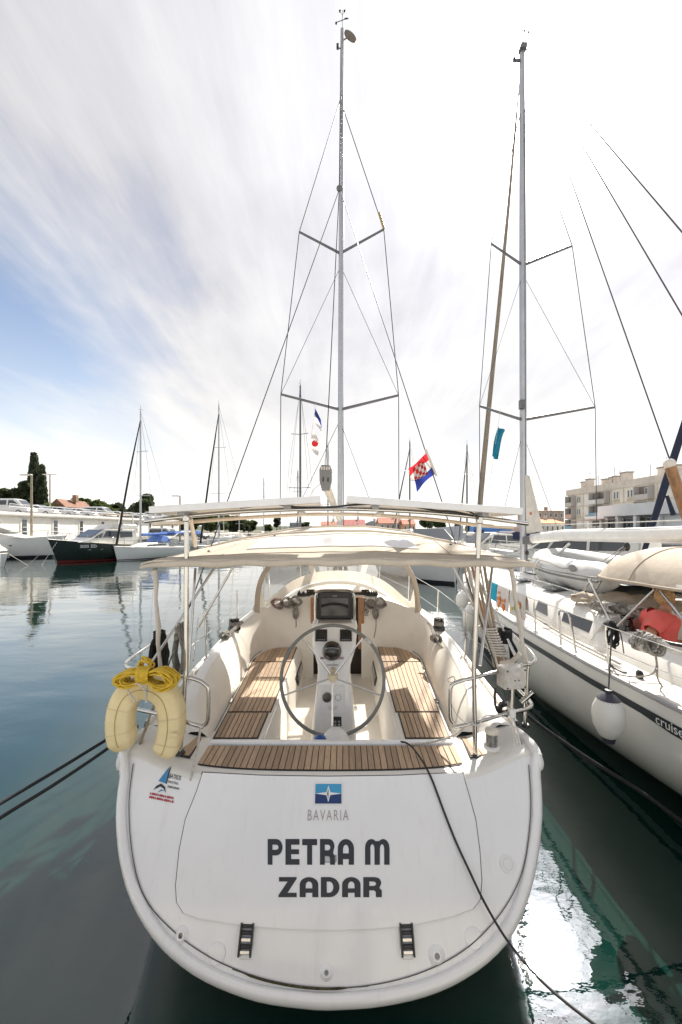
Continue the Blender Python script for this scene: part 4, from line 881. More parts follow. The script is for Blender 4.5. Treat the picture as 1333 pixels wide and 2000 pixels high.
# flags
def flag_cloth(px_top, px_bot, Y, w_, nrm_noise=.03, drop=.35, n=16, m=10, seed=0):
    "grid of points from the hoist (px_top -> px_bot) flying towards -x with sag"
    a, b = P(*px_top, Y), P(*px_bot, Y); rows = []
    for i in range(m + 1):
        h_ = a.lerp(b, i / m); r = []
        for j in range(n + 1):
            f = j / n; r.append(h_ + Vector((-w_ * f * .82, nrm_noise * math.sin(f * 7 + i * .25 + seed) * f * 1.3, -drop * f - .03 * f * math.sin(i * .6 + 3 * f))))
        rows.append(r)
    return rows
fl = thing('ensign', 'red, white and blue chequered national ensign flying from the starboard backstay', 'flag', P(848, 930, 4.2))
rows = flag_cloth((834, 884), (850, 926), 4.2, .235, .035, .16, 18, 18)
fr, fw, fbm = mat('flag_red', (.62, .03, .04), .7, trans=.45), mat('flag_white', (.75, .72, .70), .7, trans=.45), mat('flag_blue', (.03, .05, .30), .7, trans=.45)
for k, m_ in enumerate((fr, fw, fbm)): MB().grid(rows[k * 6:k * 6 + 7]).build('stripe', m_, fl, ang=80)
for i in range(5):
    for j in range(5):
        ii, jj = 4 + i * 2, 5 + j * 2
        q = [Vector(rows[ii + a][jj + b]) + Vector((0, -.003, 0)) for a, b in ((0, 0), (0, 2), (2, 2), (2, 0))]
        MB().prism(q, (0, .006, 0)).build('shield_check', fr if (i + j) % 2 == 0 else fw, fl, ang=0)
MB().tube([P(832, 878, 4.2), P(853, 930, 4.2)], .012, 7).build('flag_sleeve', canvasw, fl)
for (a, b, lab, m1, m2) in (((616, 797), (614, 824), 'small blue and white pennant, upper of two under the port spreader', fbm, fw), ((612, 838), (606, 874), 'small white pennant with a red disc, lower of two under the port spreader', fw, fw)):
    f_ = thing('pennant', lab, 'flag', P(*b, 8.4)); A, Bp = P(*a, 8.4), P(*b, 8.4); rows = []
    for i in range(9): rows.append([A.lerp(Bp, i / 8) + Vector((.12 * f + .05 * (i / 8) * f, .05 * math.sin(4 * f + i), -.20 * f - .05 * f * f)) for f in [j / 8 for j in range(9)]])
    MB().grid(rows[:5]).build('cloth_upper', m1, f_, ang=80); MB().grid(rows[4:]).build('cloth_lower', m2, f_, ang=80)
    if m1 is fw: MB().lathe([(.07, -.006), (.07, .006), (0, .007)], Vector(rows[4][4]) + Vector((0, -.02, 0)), 14, Matrix.Rotation(R(90), 3, 'X')).build('disc', fr, f_)
    MB().tube([A + Vector((0, 0, .12)), Bp], .004, 5).build('halyard', ropew, f_)

# ================================================================ the yacht alongside to starboard
NCX = 4.65
def NB(x, y, z): return Vector((NCX + x, y, z))
ny = thing('sailing_yacht', 'white sailing yacht with black hull stripe and tan dodger moored alongside', 'sailing yacht', (NCX, 7, 0))
nw = lambda y: interp(y, [(.4, 1.70), (3.4, 1.87), (4.5, 1.93), (6.6, 1.92), (8.5, 1.78), (10.3, 1.55), (12.0, 1.08), (13.5, .50), (14.5, .03)])
nz_ = lambda y: interp(y, [(.4, 1.33), (10.3, 1.35), (14.5, 1.58)])
nk = lambda y: interp(y, [(.4, -.28), (3.0, -.06), (4.5, .06), (6.5, .30), (11, .32), (14.5, .05)])
def nskin(y, z, lift=0):
    zs = nz_(y); c = max(0, min(1, (zs - z) / (zs + nk(y)))) ** (1 / .85); s_ = math.sqrt(max(0, 1 - c * c)) ** .8
    return NB(-(nw(y) * s_ + lift), y, z)
ys_ = [.4, 1.4, 2.4, 3.4, 4.5, 5.5, 6.6, 7.6, 8.5, 9.4, 10.3, 11.2, 12, 12.8, 13.5, 14.1, 14.5]
rings = []
for y in ys_:
    rg_ = []
    for i in range(33):
        a = math.pi * (i / 32 - .5); rg_.append(NB(nw(y) * math.copysign(abs(math.sin(a)) ** .8, a), y, nz_(y) - (nz_(y) + nk(y)) * abs(math.cos(a)) ** .85))
    rings.append(rg_)
hm = MB().grid(rings); hm.f.append(tuple(range(33)))
hm.build('hull', mat('hull_offwhite', (.74, .73, .70), .26, var=.03, scale=1.5, coat=.4, dirt=.15), ny, ang=50)
def nstripe(name, z0, z1, m, y0=.45, y1=13.8, lift=.004, zoff=lambda y: 0):
    yy = [lerp(y0, y1, i / 40) for i in range(41)]
    return MB().grid([[nskin(y, z0(y), lift), nskin(y, (z0(y) + z1(y)) / 2, lift), nskin(y, z1(y), lift)] for y in yy]).build(name, m, ny, ang=60)
stripe = nstripe('hull_stripe', lambda y: nz_(y) - .185 - (.03 if y < 3.7 else 0), lambda y: nz_(y) - .115, letter)
rise = lambda y: interp(y, [(.4, .42), (3, .22), (4.5, .12), (6.5, .02), (14, 0)])
nstripe('boot_stripe', lambda y: .03 + rise(y), lambda y: .10 + rise(y), letter)
nstripe('boot_stripe', lambda y: .135 + rise(y), lambda y: .160 + rise(y), letter)
T = nskin(3.43, 1.185, .016); ex_ = (nskin(3.25, 1.185) - nskin(3.6, 1.185)).normalized(); uz_ = (nskin(3.43, 1.24) - nskin(3.43, 1.13)).normalized(); en_ = ex_.cross(uz_)
flat_text('cruiser', .118, 'lettering', white, Matrix(((ex_.x, uz_.x, en_.x, T.x), (ex_.y, uz_.y, en_.y, T.y), (ex_.z, uz_.z, en_.z, T.z), (0, 0, 0, 1))), ny, xs=1.0)
alug = mat('toe_rail_grey', (.40, .40, .41), .45, metal=.3)
for s in (-1, 1):
    MB().tube([NB(s * (nw(y) - .01), y, nz_(y) + .02) for y in ys_], .028, 8, flat=.8).build('toe_rail', alug, ny)
rows = []
for y in ys_: rows.append([NB(nw(y) * k, y, nz_(y) + .015 + .03 * (1 - k * k)) for k in (-1, -.8, -.4, 0, .4, .8, 1)])
MB().grid(rows).build('deck', gelc, ny)
# coachroof with long side
def ncr(y):
    return interp(y, [(4.6, 1.50), (6, 1.50), (8, 1.40), (10, 1.12), (11.2, .7)]), interp(y, [(4.6, 1.72), (6, 1.80), (8, 1.82), (10, 1.72), (11.2, 1.52)])
rows = []
for y in (5.22, 5.6, 6, 7, 8, 9, 10, 10.8, 11.3):
    hw, zt_ = ncr(y); zb_ = nz_(y) + .02; e = 1 if y < 11 else .3
    rows.append([NB(x * 1.0, y, z) for x, z in ((-hw, zb_), (-hw + .03, zb_ + .08), (-hw + .20 * e, zb_ + (zt_ - zb_) * .78), (-hw + .32 * e, zt_ - .03), (-hw * .4, zt_ + .05), (0, zt_ + .07), (hw * .4, zt_ + .05), (hw - .32 * e, zt_ - .03), (hw - .2 * e, zb_ + (zt_ - zb_) * .78), (hw, zb_))])
cm = MB().grid(rows); cm.f.append(tuple(range(10))); cm.build('coachroof', gelw, ny, ang=35)
for q in (((5.32, 1.50), (5.98, 1.51), (6.06, 1.63), (5.40, 1.64)), ((6.40, 1.49), (6.86, 1.50), (6.95, 1.64), (6.62, 1.64))):
    wq = []
    for y, z in q:
        hw, zt_ = ncr(y); zb_ = nz_(y) + .02; t_ = (z - zb_ - .08) / ((zt_ - zb_) * .78 - .08); wq.append(NB(-(hw - .03 - .17 * t_) - .006, y, z))
    MB().prism(wq, (.01, 0, 0)).build('side_window', blackg, ny, ang=0)
# cockpit coamings, well
for s in (-1, 1):
    rows = [[NB(s * (1.50 - .02 * (5.2 - y)), y, nz_(y) + .02), NB(s * 1.40, y, nz_(y) + .18), NB(s * 1.30, y, 1.57), NB(s * 1.20, y, 1.62), NB(s * 1.08, y, 1.62), NB(s * 1.05, y, 1.60), NB(s * 1.0, y, 1.22), NB(s * .5, y, 1.22), NB(s * .48, y, .9)] for y in (.5, 1.5, 2.5, 3.5, 4.5, 5.24)]
    MB().grid(rows, flip=(s < 0)).build('coaming', gelw, ny, ang=40)
MB().box(NB(0, 2.6, .9), (1.0, 4.2, .04)).build('cockpit_sole', gelc, ny)
pink = mat('cushion_coral', (.62, .22, .18), .8, bump=.2)
MB().box(NB(-.78, 5.12, 1.50), (.52, .09, .42)).build('back_cushion', pink, ny, bevel=.025)
MB().box(NB(-.75, 3.9, 1.255), (.46, 2.3, .07)).build('seat_cushion', pink, ny, bevel=.025)
MB().box(NB(0, 5.22, 1.45), (2.2, .04, .62)).build('bulkhead', gelc, ny)
for y, x, sx, sy in ((7.0, -.95, .36, .36), (9.4, -.1, .5, .5), (8.2, -1.02, .22, .3)):
    hz_ = interp(abs(x), [(0, .07), (.6, .05), (1.1, -.02)]) + ncr(y)[1]; MB().box(NB(x, y, hz_ + .018), (sx, sy, .036)).build('deck_hatch', glassd if False else mat('hatch_smoke', (.06, .07, .08), .1, coat=.4), ny, bevel=.012)
MB().tube([NB(-1.08, 5.7, 1.86), NB(-1.06, 6.3, 1.89), NB(-1.02, 7.4, 1.90), NB(-.95, 8.6, 1.86)], .013, 8).build('grab_rail', steel, ny)
for y in (5.7, 6.3, 7.0, 7.8, 8.6): MB().tube([NB(-1.06 + .03 * (y - 5.7), y, 1.78), NB(-1.08 + .04 * (y - 5.7), y, 1.88)], .011, 6).build('rail_foot', steel, ny)
for k in range(3): MB().tube(smooth_path([NB(-1.30 - .03 * k, 9.5, 1.42), NB(-1.42 - .025 * k, 7.5, 1.44), NB(-1.60 - .02 * k, 5.6, 1.405), NB(-1.62 - .02 * k, 4.4, 1.395)], 5), .008, 6).build('deck_line', ropeg if k else ropew, ny)
# stanchions and lifelines
st_y = [2.2, 4.27, 5.86, 7.5, 9.2, 11.0, 12.8]
tops = []
for y in st_y:
    b_ = NB(-nw(y) + .06, y, nz_(y) + .03); t_ = b_ + Vector((-.03, 0, .47)); tops.append(t_)
    MB().tube([b_, t_], .0125, 8).build('stanchion', steel, ny); MB().box(b_, (.06, .07, .03)).build('stanchion_base', steel, ny, bevel=.008)
gate = smooth_path([NB(-nw(5) + .05, 5.16, 1.38), NB(-nw(5) + .03, 5.16, 1.70), NB(-nw(5) + .02, 5.15, 1.80), NB(-nw(5) + .02, 5.10, 1.83), NB(-nw(5) + .02, 4.98, 1.83), NB(-nw(5) + .03, 4.93, 1.78), NB(-nw(5) + .05, 4.83, 1.38)], 4)
MB().tube(gate, .0135, 8).build('gate_post', steel, ny)
MB().tube([NB(-1.5, .5, 1.8)] + tops + [NB(-.15, 14.4, 2.1)], .005, 6).build('lifeline', steel, ny)
MB().tube([NB(-1.5, .5, 1.58)] + [t_ - Vector((-.015, 0, .23)) for t_ in tops] + [NB(-.15, 14.4, 1.85)], .0045, 6).build('lifeline', steel, ny)
MB().tube(smooth_path([NB(-.15, 14.5, 2.1), NB(-.5, 13.4, 2.12), NB(.5, 13.4, 2.12), NB(.15, 14.5, 2.1)], 4), .014, 8).build('bow_rail', steel, ny)
# dodger / bimini canvas
rows = []
for i in range(31):
    v = i / 30; Y = lerp(6.12, 1.8, v); k = 1 if Y < 5.1 else max(0.0, 1 - ((Y - 5.1) / 1.03) ** 3) ** .5; r = []
    for j in range(33):
        u = -1 + 2 * j / 32; wd = 1.06 * (.55 + .45 * k)
        z = 2.19 + .018 * (6 - Y) + .42 * k * (1 - abs(u) ** 3.4) ** .75 + noise.noise(Vector((u * 3, Y * 1.4, 5))) * .012
        r.append(NB(wd * u, Y, z))
    rows.append(r)
dg = MB().slab(rows, (0, 0, -.012)).build('dodger', mat('canvas_tan_light', (.52, .45, .37), .85, var=.06, scale=5, bump=.3, bscale=8, trans=.15, dirt=.12), ny, ang=60)
MB().tube([Vector(r[0]) + Vector((-.004, 0, -.02)) for r in rows], .018, 8).build('hem', canvasd, dg)
for i in (7, 16): MB().tube([Vector(p) + Vector((0, 0, .004)) for p in rows[i]], .007, 6).build('seam', dg.data.materials[0], dg)
MB().box(Vector(rows[13][0]) + Vector((-.02, 0, .02)), (.01, .22, .028)).build('label_patch', white, dg)
for a, b in (((1150, 1131, 5.95), (1197, 1222, 4.45)), ((1203, 1226, 4.42), (1284, 1146, 4.7)), ((1284, 1146, 4.7), (1338, 1214, 4.2)), ((1118, 1192, 6.0), (1155, 1130, 5.9)), ((1175, 1134, 5.9), (1162, 1158, 5.7))):
    MB().tube([P(*a), P(*b)], .0125, 8).build('dodger_bow', steel, dg)
# crumpled stowed hood, winch, lines on the coaming
rows = []
for i in range(26):
    a = i / 25; r = []
    for j in range(14):
        q = 2 * math.pi * j / 14; w_ = .13 * math.sin(math.pi * min(1, a * 1.02 + .02)) ** .5
        p_ = NB(lerp(-1.28, -.25, a), lerp(6.0, 5.15, a), 1.86); n_ = noise.noise(Vector((a * 9, math.cos(q) * 1.4, math.sin(q) * 1.4))) * .07
        r.append(p_ + Vector((math.cos(q) * (w_ + n_) * .8, math.cos(q) * (w_ + n_), math.sin(q) * (w_ * .75 + n_))))
    rows.append(r)
MB().grid(rows, cv=True, flip=True).build('stowed_hood', canvasd, ny, ang=70)
wc_ = NB(-1.16, 5.0, 1.62)
MB().lathe([(.09, 0), (.09, .04), (.065, .06), (.06, .13), (.08, .15), (.08, .17), (0, .175)], wc_, 18).build('winch', blackg, ny)
MB().box(NB(-1.25, 5.15, 1.63), (.10, .16, .05), rz=.3).build('clam_cleat', black, ny, bevel=.015)
MB().box(P(1184, 1312, 4.35) + Vector((.12, 0, .02)), (.05, .26, .04)).build('genoa_car', black, ny, bevel=.01)
MB().ell(P(1246, 1318, 4.1) + Vector((.02, 0, .0)), (.03, .05, .05), 10, 7).build('turning_block', black, ny)
# mast, spreaders, boom, stays
NM = 10.4
nb0, nt0 = P(1023, 1090, NM), P(1020, 95, NM); nb0.z = 1.75
npt = [nb0.lerp(nt0, k / 8) for k in range(9)]
nmast = MB().tube(npt, [.105] * 7 + [.095, .075], 14, flat=.75).build('mast', alu, ny, ang=60)
MB().tube([p + Vector((.012, -.098, 0)) for p in npt[:-1]], .014, 6).build('mast_track', alud, nmast)
for py, tl, tr, ty in ((820, (937, 793), (1163, 795), 10.0), (518, (960, 476), (1118, 480), 10.1)):
    for tip in (tl, tr): MB().tube([P(1021, py, NM), P(*tip, ty)], [.042, .03], 8, flat=.6).build('spreader', alud, nmast)
for side_ in (0, 1):
    up_, lo_ = ((960, 476), (937, 793)) if side_ == 0 else ((1118, 480), (1163, 795)); bx_ = 938 if side_ == 0 else 1167
    stay('cap_shroud', [(1021, 200, NM), (*up_, 10.1), (*lo_, 10.0), (bx_, 1120, 10.0)], .009, nmast); stay('diagonal_shroud', [(*lo_, 10.0), (1021, 535, NM)], .005, nmast)
    stay('lower_shroud', [(1021, 845, NM), (958 if side_ == 0 else 1118, 1110, 10.1)], .0055, nmast)
mh = nt0 + Vector((0, -.1, -.05))
for e in ((1345, 468, 4.3), (1350, 645, 4.4), (1310, 902, 4.6)): MB().tube([mh, P(*e)] if e[1] > 800 else [mh, mh.lerp(P(*e), 1.4)], .008, 6).build('backstay', wire, nmast)
jib = MB().tube([P(931, 1082, 14.2), P(940, 960, 14.1), P(955, 800, 13.6), P(975, 600, 12.9), P(994, 400, 12.0), P(1008, 240, 11.2), P(1016, 150, 10.7)], [.075, .088, .074, .056, .043, .03, .012], 10).build('furled_jib', mat('jib_tan', (.28, .235, .19), .8, var=.15, scale=3, stretch=(3, 3, .6), bump=.3), nmast)
MB().lathe([(.02, -.1), (.12, -.1), (.12, .06), (.03, .08)], P(931, 1088, 14.2), 14).build('furler_drum', black, jib)
sail = MB().slab([[P(1026, 928, 10.28), P(1027, 980, 10.28), P(1029, 1042, 10.28)], [P(1032, 928, 10.2), P(1040, 980, 10.15), P(1043, 1040, 10.1)], [P(1034, 930, 10.1), P(1049, 990, 9.95), P(1060, 1036, 9.85)]], (.012, 0, 0)).build('mainsail_clew', canvasw, nmast, ang=60)
MB().box(P(1037, 1003, 10.05), (.05, .01, .07)).build('sail_mark', mat('sail_mark_red', (.5, .12, .08), .6), sail)
nboom = MB().tube([P(1040, 1052, 10.15), NB(-.02, 8.5, 2.72), NB(0, 6.5, 2.75), NB(0, 5.2, 2.78), NB(.02, 4.2, 2.80)], .118, 14, flat=.8).build('boom', mat('boom_white', (.78, .77, .74), .35, coat=.2), ny, ang=60)
MB().box(P(1031, 1056, 10.2), (.18, .22, .20)).build('gooseneck', alud, nboom, bevel=.02)
MB().tube([NB(0, 4.2, 2.98), NB(0, 9.8, 2.93)], .008, 6).build('lazy_line', ropew, nboom)
vang = MB().tube([P(1112, 1062, 8.4), P(1030, 1145, 10.1)], .028, 8).build('vang', white, nboom)
for px, py, Y in ((1105, 1065, 8.6), (1030, 1080, 10.2), (1026, 1138, 10.0), (1034, 1140, 10.0), (1225, 1068, 6.3)):
    MB().ell(P(px, py, Y), (.05, .035, .07), 10, 7).build('block', black, nboom)
MB().tube([P(1225, 1068, 6.3), P(1185, 1100, 6.1)], .008, 6).build('mainsheet', ropeg, nboom); MB().tube([P(1218, 1068, 6.3), P(1175, 1098, 6.1)], .008, 6).build('mainsheet', ropeg, nboom)
MB().tube([P(1028, 1040, 10.2), P(1030, 1098, 10.2)], .02, 8).build('mast_step_loop', alud, nmast)
MB().box(P(1020, 790, 10.3), (.12, .12, .22)).build('deck_light', alud, nmast)
MB().tube([nt0, nt0 + Vector((.06, 0, .25)), nt0 + Vector((.07, 0, .45))], .006, 6).build('wind_vane_mast', black, nmast)
for dx, dz_ in ((.07, .46), (.17, .42)): MB().ell(nt0 + Vector((dx, 0, dz_)), (.03, .03, .03), 8, 6).build('anemometer_cup', black, nmast)
MB().box(nt0 + Vector((-.10, 0, -.3)), (.16, .05, .05)).build('masthead_bracket', alud, nmast); MB().ell(nt0 + Vector((-.2, 0, -.28)), (.04, .04, .07), 8, 6).build('masthead_lamp', black, nmast)
MB().box(nt0 + Vector((0, -.05, -.05)), (.16, .2, .12)).build('masthead_cap', alud, nmast, bevel=.02)

# inflatable dinghy on the coachroof
dk = thing('inflatable_dinghy', 'light grey inflatable dinghy stowed upright before the tan dodger', 'dinghy', NB(-.05, 8.0, 1.9))
gy = mat('hypalon_grey', (.58, .58, .57), .5, var=.04, scale=4, bump=.08, bscale=6); gyd = mat('hypalon_dark', (.20, .20, .20), .6)
pth = smooth_path([NB(-.68, 5.95, 2.11), NB(-.68, 6.6, 2.09), NB(-.66, 7.5, 2.09), NB(-.52, 8.35, 2.13), NB(-.2, 8.85, 2.18), NB(.2, 8.85, 2.18), NB(.5, 8.35, 2.13), NB(.62, 7.5, 2.09), NB(.62, 6.6, 2.09), NB(.62, 5.95, 2.11)], 5)
n_ = len(pth); MB().tube(pth, [.245 * (.45 + .55 * min(1, min(i, n_ - 1 - i) / 3)) for i in range(n_)], 18).build('tube', gy, dk, ang=70)
MB().grid([[NB(x, y, 2.02) for x in (-.5, 0, .5)] for y in (6.0, 7.0, 7.9, 8.5)]).build('floor', gyd, dk)
for dz_, r_ in ((-.03, .018), (.03, .012)):
    MB().tube([p + (p - NB(-.03, 7.3, p.z)).normalized() * .235 + Vector((0, 0, dz_)) if i > 15 and i < 30 else p + Vector(((-.243 if i <= 15 else .243), 0, dz_)) for i, p in enumerate(pth)], r_, 6).build('rubbing_strake', gyd, dk)
MB().tube(smooth_path([NB(-.88, 8.1, 2.27), NB(-.92, 7.4, 2.25), NB(-.93, 6.9, 2.19), NB(-.93, 6.6, 2.23)], 5), .008, 6).build('grab_line', ropeg, dk); MB().ell(NB(-.92, 6.6, 2.22), (.02, .12, .06), 10, 6).build('patch', gyd, dk)
for k in range(3): MB().tube(smooth_path([NB(-.80 + k * .03, 8.0 - k * .1, 2.28), NB(-.95, 7.95 - k * .12, 2.08), NB(-.86 + .02 * k, 7.9 - k * .14, 1.84)], 5), .009, 6).build('lashing', ropew, dk)
# laundry on the lifeline
cyan = mat('towel_cyan', (.02, .42, .62), .9, bump=.5, bscale=60, trans=.2); tw = mat('towel_white', (.72, .68, .66), .9, bump=.4, bscale=60, trans=.2)
po_, gr_ = mat('print_orange', (.70, .20, .05), .9), mat('print_green', (.12, .38, .04), .9)
for y0, y1, m_, lab, hgt in ((7.32, 7.92, cyan, 'turquoise towel pegged on the lifeline of the neighbouring yacht', .30), (6.68, 7.28, tw, 'white towel with orange print drying beside the turquoise one', .36), (6.05, 6.62, tw, 'white towel with green and orange print nearest the gate rail', .36)):
    t_ = thing('towel', lab, 'towel', NB(-nw(6.8), (y0 + y1) / 2, 1.5), group='towels drying on the lifeline'); rows = []
    for i in range(13):
        y = lerp(y0, y1, i / 12); x = -nw(y) + .02; zt_ = 1.85; wv = .03 * math.sin(i * 1.3)
        rows.append([NB(x + .03, y, zt_ - hgt * .6), NB(x + .02, y, zt_ - .06), NB(x, y, zt_ + .008)] + [NB(x - .02 - abs(wv) * k * .8, y, zt_ - hgt * k) for k in (.1, .35, .6, .85, 1.0)])
    MB().slab(rows, (-.006, 0, 0)).build('cloth', m_, t_, ang=70)
    if m_ is tw:
        rg = random.Random(int(y0 * 10))
        for k in range(9):
            yy, zz = lerp(y0 + .10, y1 - .10, rg.random()), 1.80 - hgt * rg.uniform(.1, .8); r_ = rg.uniform(.025, .06)
            MB().ell(NB(-nw(yy) - .033, yy, zz), (.006, r_, r_ * rg.uniform(.6, 1.4)), 9, 5).build('print', [po_, gr_, mat('print_yellow', (.7, .45, .03), .9), letter][k % 4] if y0 < 6.5 else po_, t_)
# big fender, bow fenders
def fender(px, py, Y, r, h_, lab, ends, top):
    c_ = P(px, py, Y); t_ = thing('fender', lab, 'fender', c_ - Vector((0, 0, h_)))
    MB().lathe([(.02, -h_), (r * .25, -h_ * .98), (r * .6, -h_ * .80), (r * .92, -h_ * .4), (r, 0), (r * .95, h_ * .35), (r * .72, h_ * .70)], c_, 22).build('fender_body', mat('fender_white', (.74, .73, .69), .4, var=.04, scale=4, dirt=.25), t_)
    MB().lathe([(r * .75, h_ * .66), (r * .45, h_ * .86), (r * .2, h_ * .97), (.03, h_ * 1.1), (0, h_ * 1.12)], c_, 20).build('fender_cap', ends, t_); MB().lathe([(0, -h_ * 1.12), (.05, -h_ * 1.1), (r * .45, -h_ * .87)], c_, 20).build('fender_cap', ends, t_)
    MB().tube([c_ + Vector((0, 0, h_ * 1.1)), P(*top)], .008, 6).build('fender_line', ropeb, t_); return t_
fd = fender(1189, 1398, 3.72, .135, .215, 'big white pear fender with navy ends hanging beside the black stripe', mat('fender_navy', (.03, .032, .05), .5), (1196, 1222, 4.25))
coil('lashing', None, None, P(1197, 1240, 4.22), .03, .12, 6, .008, ropeb, ry=.03, seed=40, par=fd); MB().tube(smooth_path([P(1200, 1232, 4.2), P(1212, 1236, 4.2), P(1219, 1276, 4.2)], 4), .006, 6).build('loose_end', ropeb, fd)
fender(903, 1172, 9.2, .14, .20, 'small white fender hanging at the neighbouring bow', white, (906, 1148, 9.3))
fender(917, 1208, 8.6, .13, .30, 'long white fender half hidden below the neighbouring bow', white, (918, 1160, 9.0))
lc = thing('rope_coil', 'grey and white rope coil hung on the lifeline beside the seated woman', 'rope', P(1262, 1285, 3.95))
for k in range(3): coil('loops', None, None, P(1255 + k * 9, 1252 + k * 3, 3.95 - .02 * k), .085, .085, 9, .009, ropew if k == 1 else ropeg, ry=.05, jit=.045, seed=50 + k, par=lc, wrap=False, tilt=.4 * k)
MB().tube(smooth_path([P(1278, 1262, 3.9), P(1284, 1300, 3.88), P(1285, 1325, 3.88), P(1300, 1350, 3.86)], 5), .009, 6).build('tail', ropeg, lc); MB().tube(smooth_path([P(1284, 1296, 3.9), P(1275, 1316, 3.9), P(1240, 1322, 4.0), P(1200, 1316, 4.2)], 5), .008, 6).build('tail', ropeg, lc)
MB().tube(smooth_path([P(1282, 1248, 3.85), P(1300, 1258, 3.8), P(1318, 1272, 3.75), P(1345, 1270, 3.7)], 4), .020, 7).build('thick_rope', ropew, lc)
line('guard_tube', 'black padded tube lying along the lifeline by the seated woman', 'padding', [(1268, 1238, 4.0), (1300, 1254, 3.85), (1340, 1262, 3.7)], .018, black)
wj = thing('rope_tangle', 'tangle of pale lines piled on the coachroof beside the black winch', 'rope', NB(-1.2, 5.3, 1.8))
for k in range(4): coil('loops', None, None, NB(-1.22 + .10 * k, 5.45 - .1 * k, 1.82), .11, .06, 14, .007, ropew if k % 2 else ropeg, ry=.07, jit=.05, seed=60 + k, par=wj, wrap=False, tilt=.5)
# teal flag under the neighbour's spreader
tf = thing('pennant', 'teal pennant flying between the neighbouring mast and its furled jib', 'flag', P(962, 892, 10.0)); rows = []
A, Bp = P(974, 832, 10), P(960, 892, 10)
for i in range(9): rows.append([A.lerp(Bp, i / 8) + Vector((.15 * f, .07 * math.sin(6 * f + i * .5), -.12 * f + .05 * f * math.sin(i))) for f in [j / 8 for j in range(9)]])
MB().grid(rows).build('cloth', mat('flag_teal', (.008, .13, .21), .7, trans=.4), tf, ang=80); MB().tube([P(978, 800, 10), P(955, 960, 10)], .004, 5).build('halyard', ropew, tf)
sp_ = thing('wooden_spar', 'brown wooden spar with a white cap at the end of a stay', 'spar', P(1378, 1110, 4.6))
MB().tube([P(1310, 912, 4.6), P(1333, 982, 4.6), P(1378, 1115, 4.6)], .055, 12).build('pole', mat('wood_brown', (.30, .15, .06), .5, var=.3, scale=7, stretch=(4, 4, .7), coat=.2), sp_); MB().ell(P(1308, 906, 4.6), (.064, .06, .06), 14, 9).build('cap', canvasw, sp_)

# ---------------------------------------------------------------- the woman in the cockpit
def skin_body(name, joints, edges, m, parent, sub=2):
    me = bpy.data.meshes.new(name); me.from_pydata([j[0] for j in joints], edges, []); me.update(); o = link(name, me, m, parent)
    sk = o.modifiers.new('skin', 'SKIN'); me.skin_vertices  # layer made by the modifier
    for i, j in enumerate(joints):
        r = j[1]; me.skin_vertices[0].data[i].radius = r if isinstance(r, tuple) else (r, r)
    me.skin_vertices[0].data[0].use_root = True
    sd_ = o.modifiers.new('sub', 'SUBSURF'); sd_.levels = sub; sd_.render_levels = sub
    me.shade_smooth(); return o
pe = thing('person', 'woman in a coral short-sleeved top with tied-up blond hair sitting in the cockpit', 'person', NB(-.86, 4.7, 1.29))
o_ = NB(-1.02, 4.72, 1.315)
def J(x, y, z): return tuple(o_ + Vector((x - max(0, min(1, (z - .5) / .2)) * .10, y, z)))
skinm = mat('skin_tanned', (.42, .20, .12), .5, var=.06, scale=12)
joints = [(J(0, 0, .10), (.15, .17)), (J(.02, 0, .24), (.14, .16)), (J(.05, 0, .40), (.135, .165)), (J(.10, 0, .52), (.10, .15)), (J(.16, 0, .60), .055), (J(.19, 0, .655), .05), (J(.22, 0, .72), (.085, .075)), (J(.225, 0, .80), (.085, .075)), (J(.23, 0, .85), .05),
          (J(.32, 0, .72), .02),
          (J(.08, .16, .49), .058), (J(.06, .235, .38), .052), (J(.12, .25, .24), .045), (J(.26, .19, .20), .036), (J(.34, .15, .21), .03),
          (J(-.06, -.12, .48), .058), (J(-.20, -.16, .36), .056), (J(-.25, -.20, .22), .047), (J(-.12, -.26, .14), .040), (J(-.03, -.25, .12), .032),
          (J(.2, .10, .08), .095), (J(.48, .13, .07), .075), (J(.5, .13, -.28), .05), (J(.2, -.10, .08), .095), (J(.48, -.13, .07), .075), (J(.5, -.13, -.28), .05)]
edges = [(0, 1), (1, 2), (2, 3), (3, 4), (4, 5), (5, 6), (6, 7), (7, 8), (6, 9), (3, 10), (10, 11), (11, 12), (12, 13), (13, 14), (3, 15), (15, 16), (16, 17), (17, 18), (18, 19), (0, 20), (20, 21), (21, 22), (0, 23), (23, 24), (24, 25)]
for base, sy in ((14, 1), (19, -1)):
    bp_ = Vector(joints[base][0])
    for k, (ln, dy) in enumerate(((.05, .035), (.085, .02), (.095, .006), (.088, -.008), (.07, -.022))):
        a = bp_ + Vector((.035 if k else .0, dy * sy * -1, 0)); b = a + Vector((ln * .55, dy * .3 * -sy, -.005)); c_ = b + Vector((ln * .4, 0, -.03)); i0 = len(joints)
        joints += [(tuple(a), .010), (tuple(b), .0095), (tuple(c_), .008)]; edges += [(base, i0), (i0, i0 + 1), (i0 + 1, i0 + 2)]
try:
    skin_body('body', joints, edges, skinm, pe)
except Exception as ex:
    print('skin failed', ex)
coral = mat('top_coral', (.78, .13, .11), .8, var=.08, scale=6, bump=.3, bscale=16)
top_ = []
for x, z, rx, ry in ((-.02, .04, .175, .195), (.0, .14, .17, .19), (.02, .26, .165, .18), (.04, .38, .16, .19), (.07, .47, .15, .205), (.105, .535, .115, .175), (.14, .575, .078, .10)):
    top_.append([Vector(J(x + rx * math.cos(q) * (1 + .04 * math.sin(5 * q + z * 20)), ry * math.sin(q) * (1 + .03 * math.cos(4 * q + z * 30)), z - .03 * math.cos(q) * (1 if z > .5 else 0))) for q in [2 * math.pi * k / 24 for k in range(24)]])
tp = MB().grid(top_, cv=True).build('top', coral, pe, ang=80)
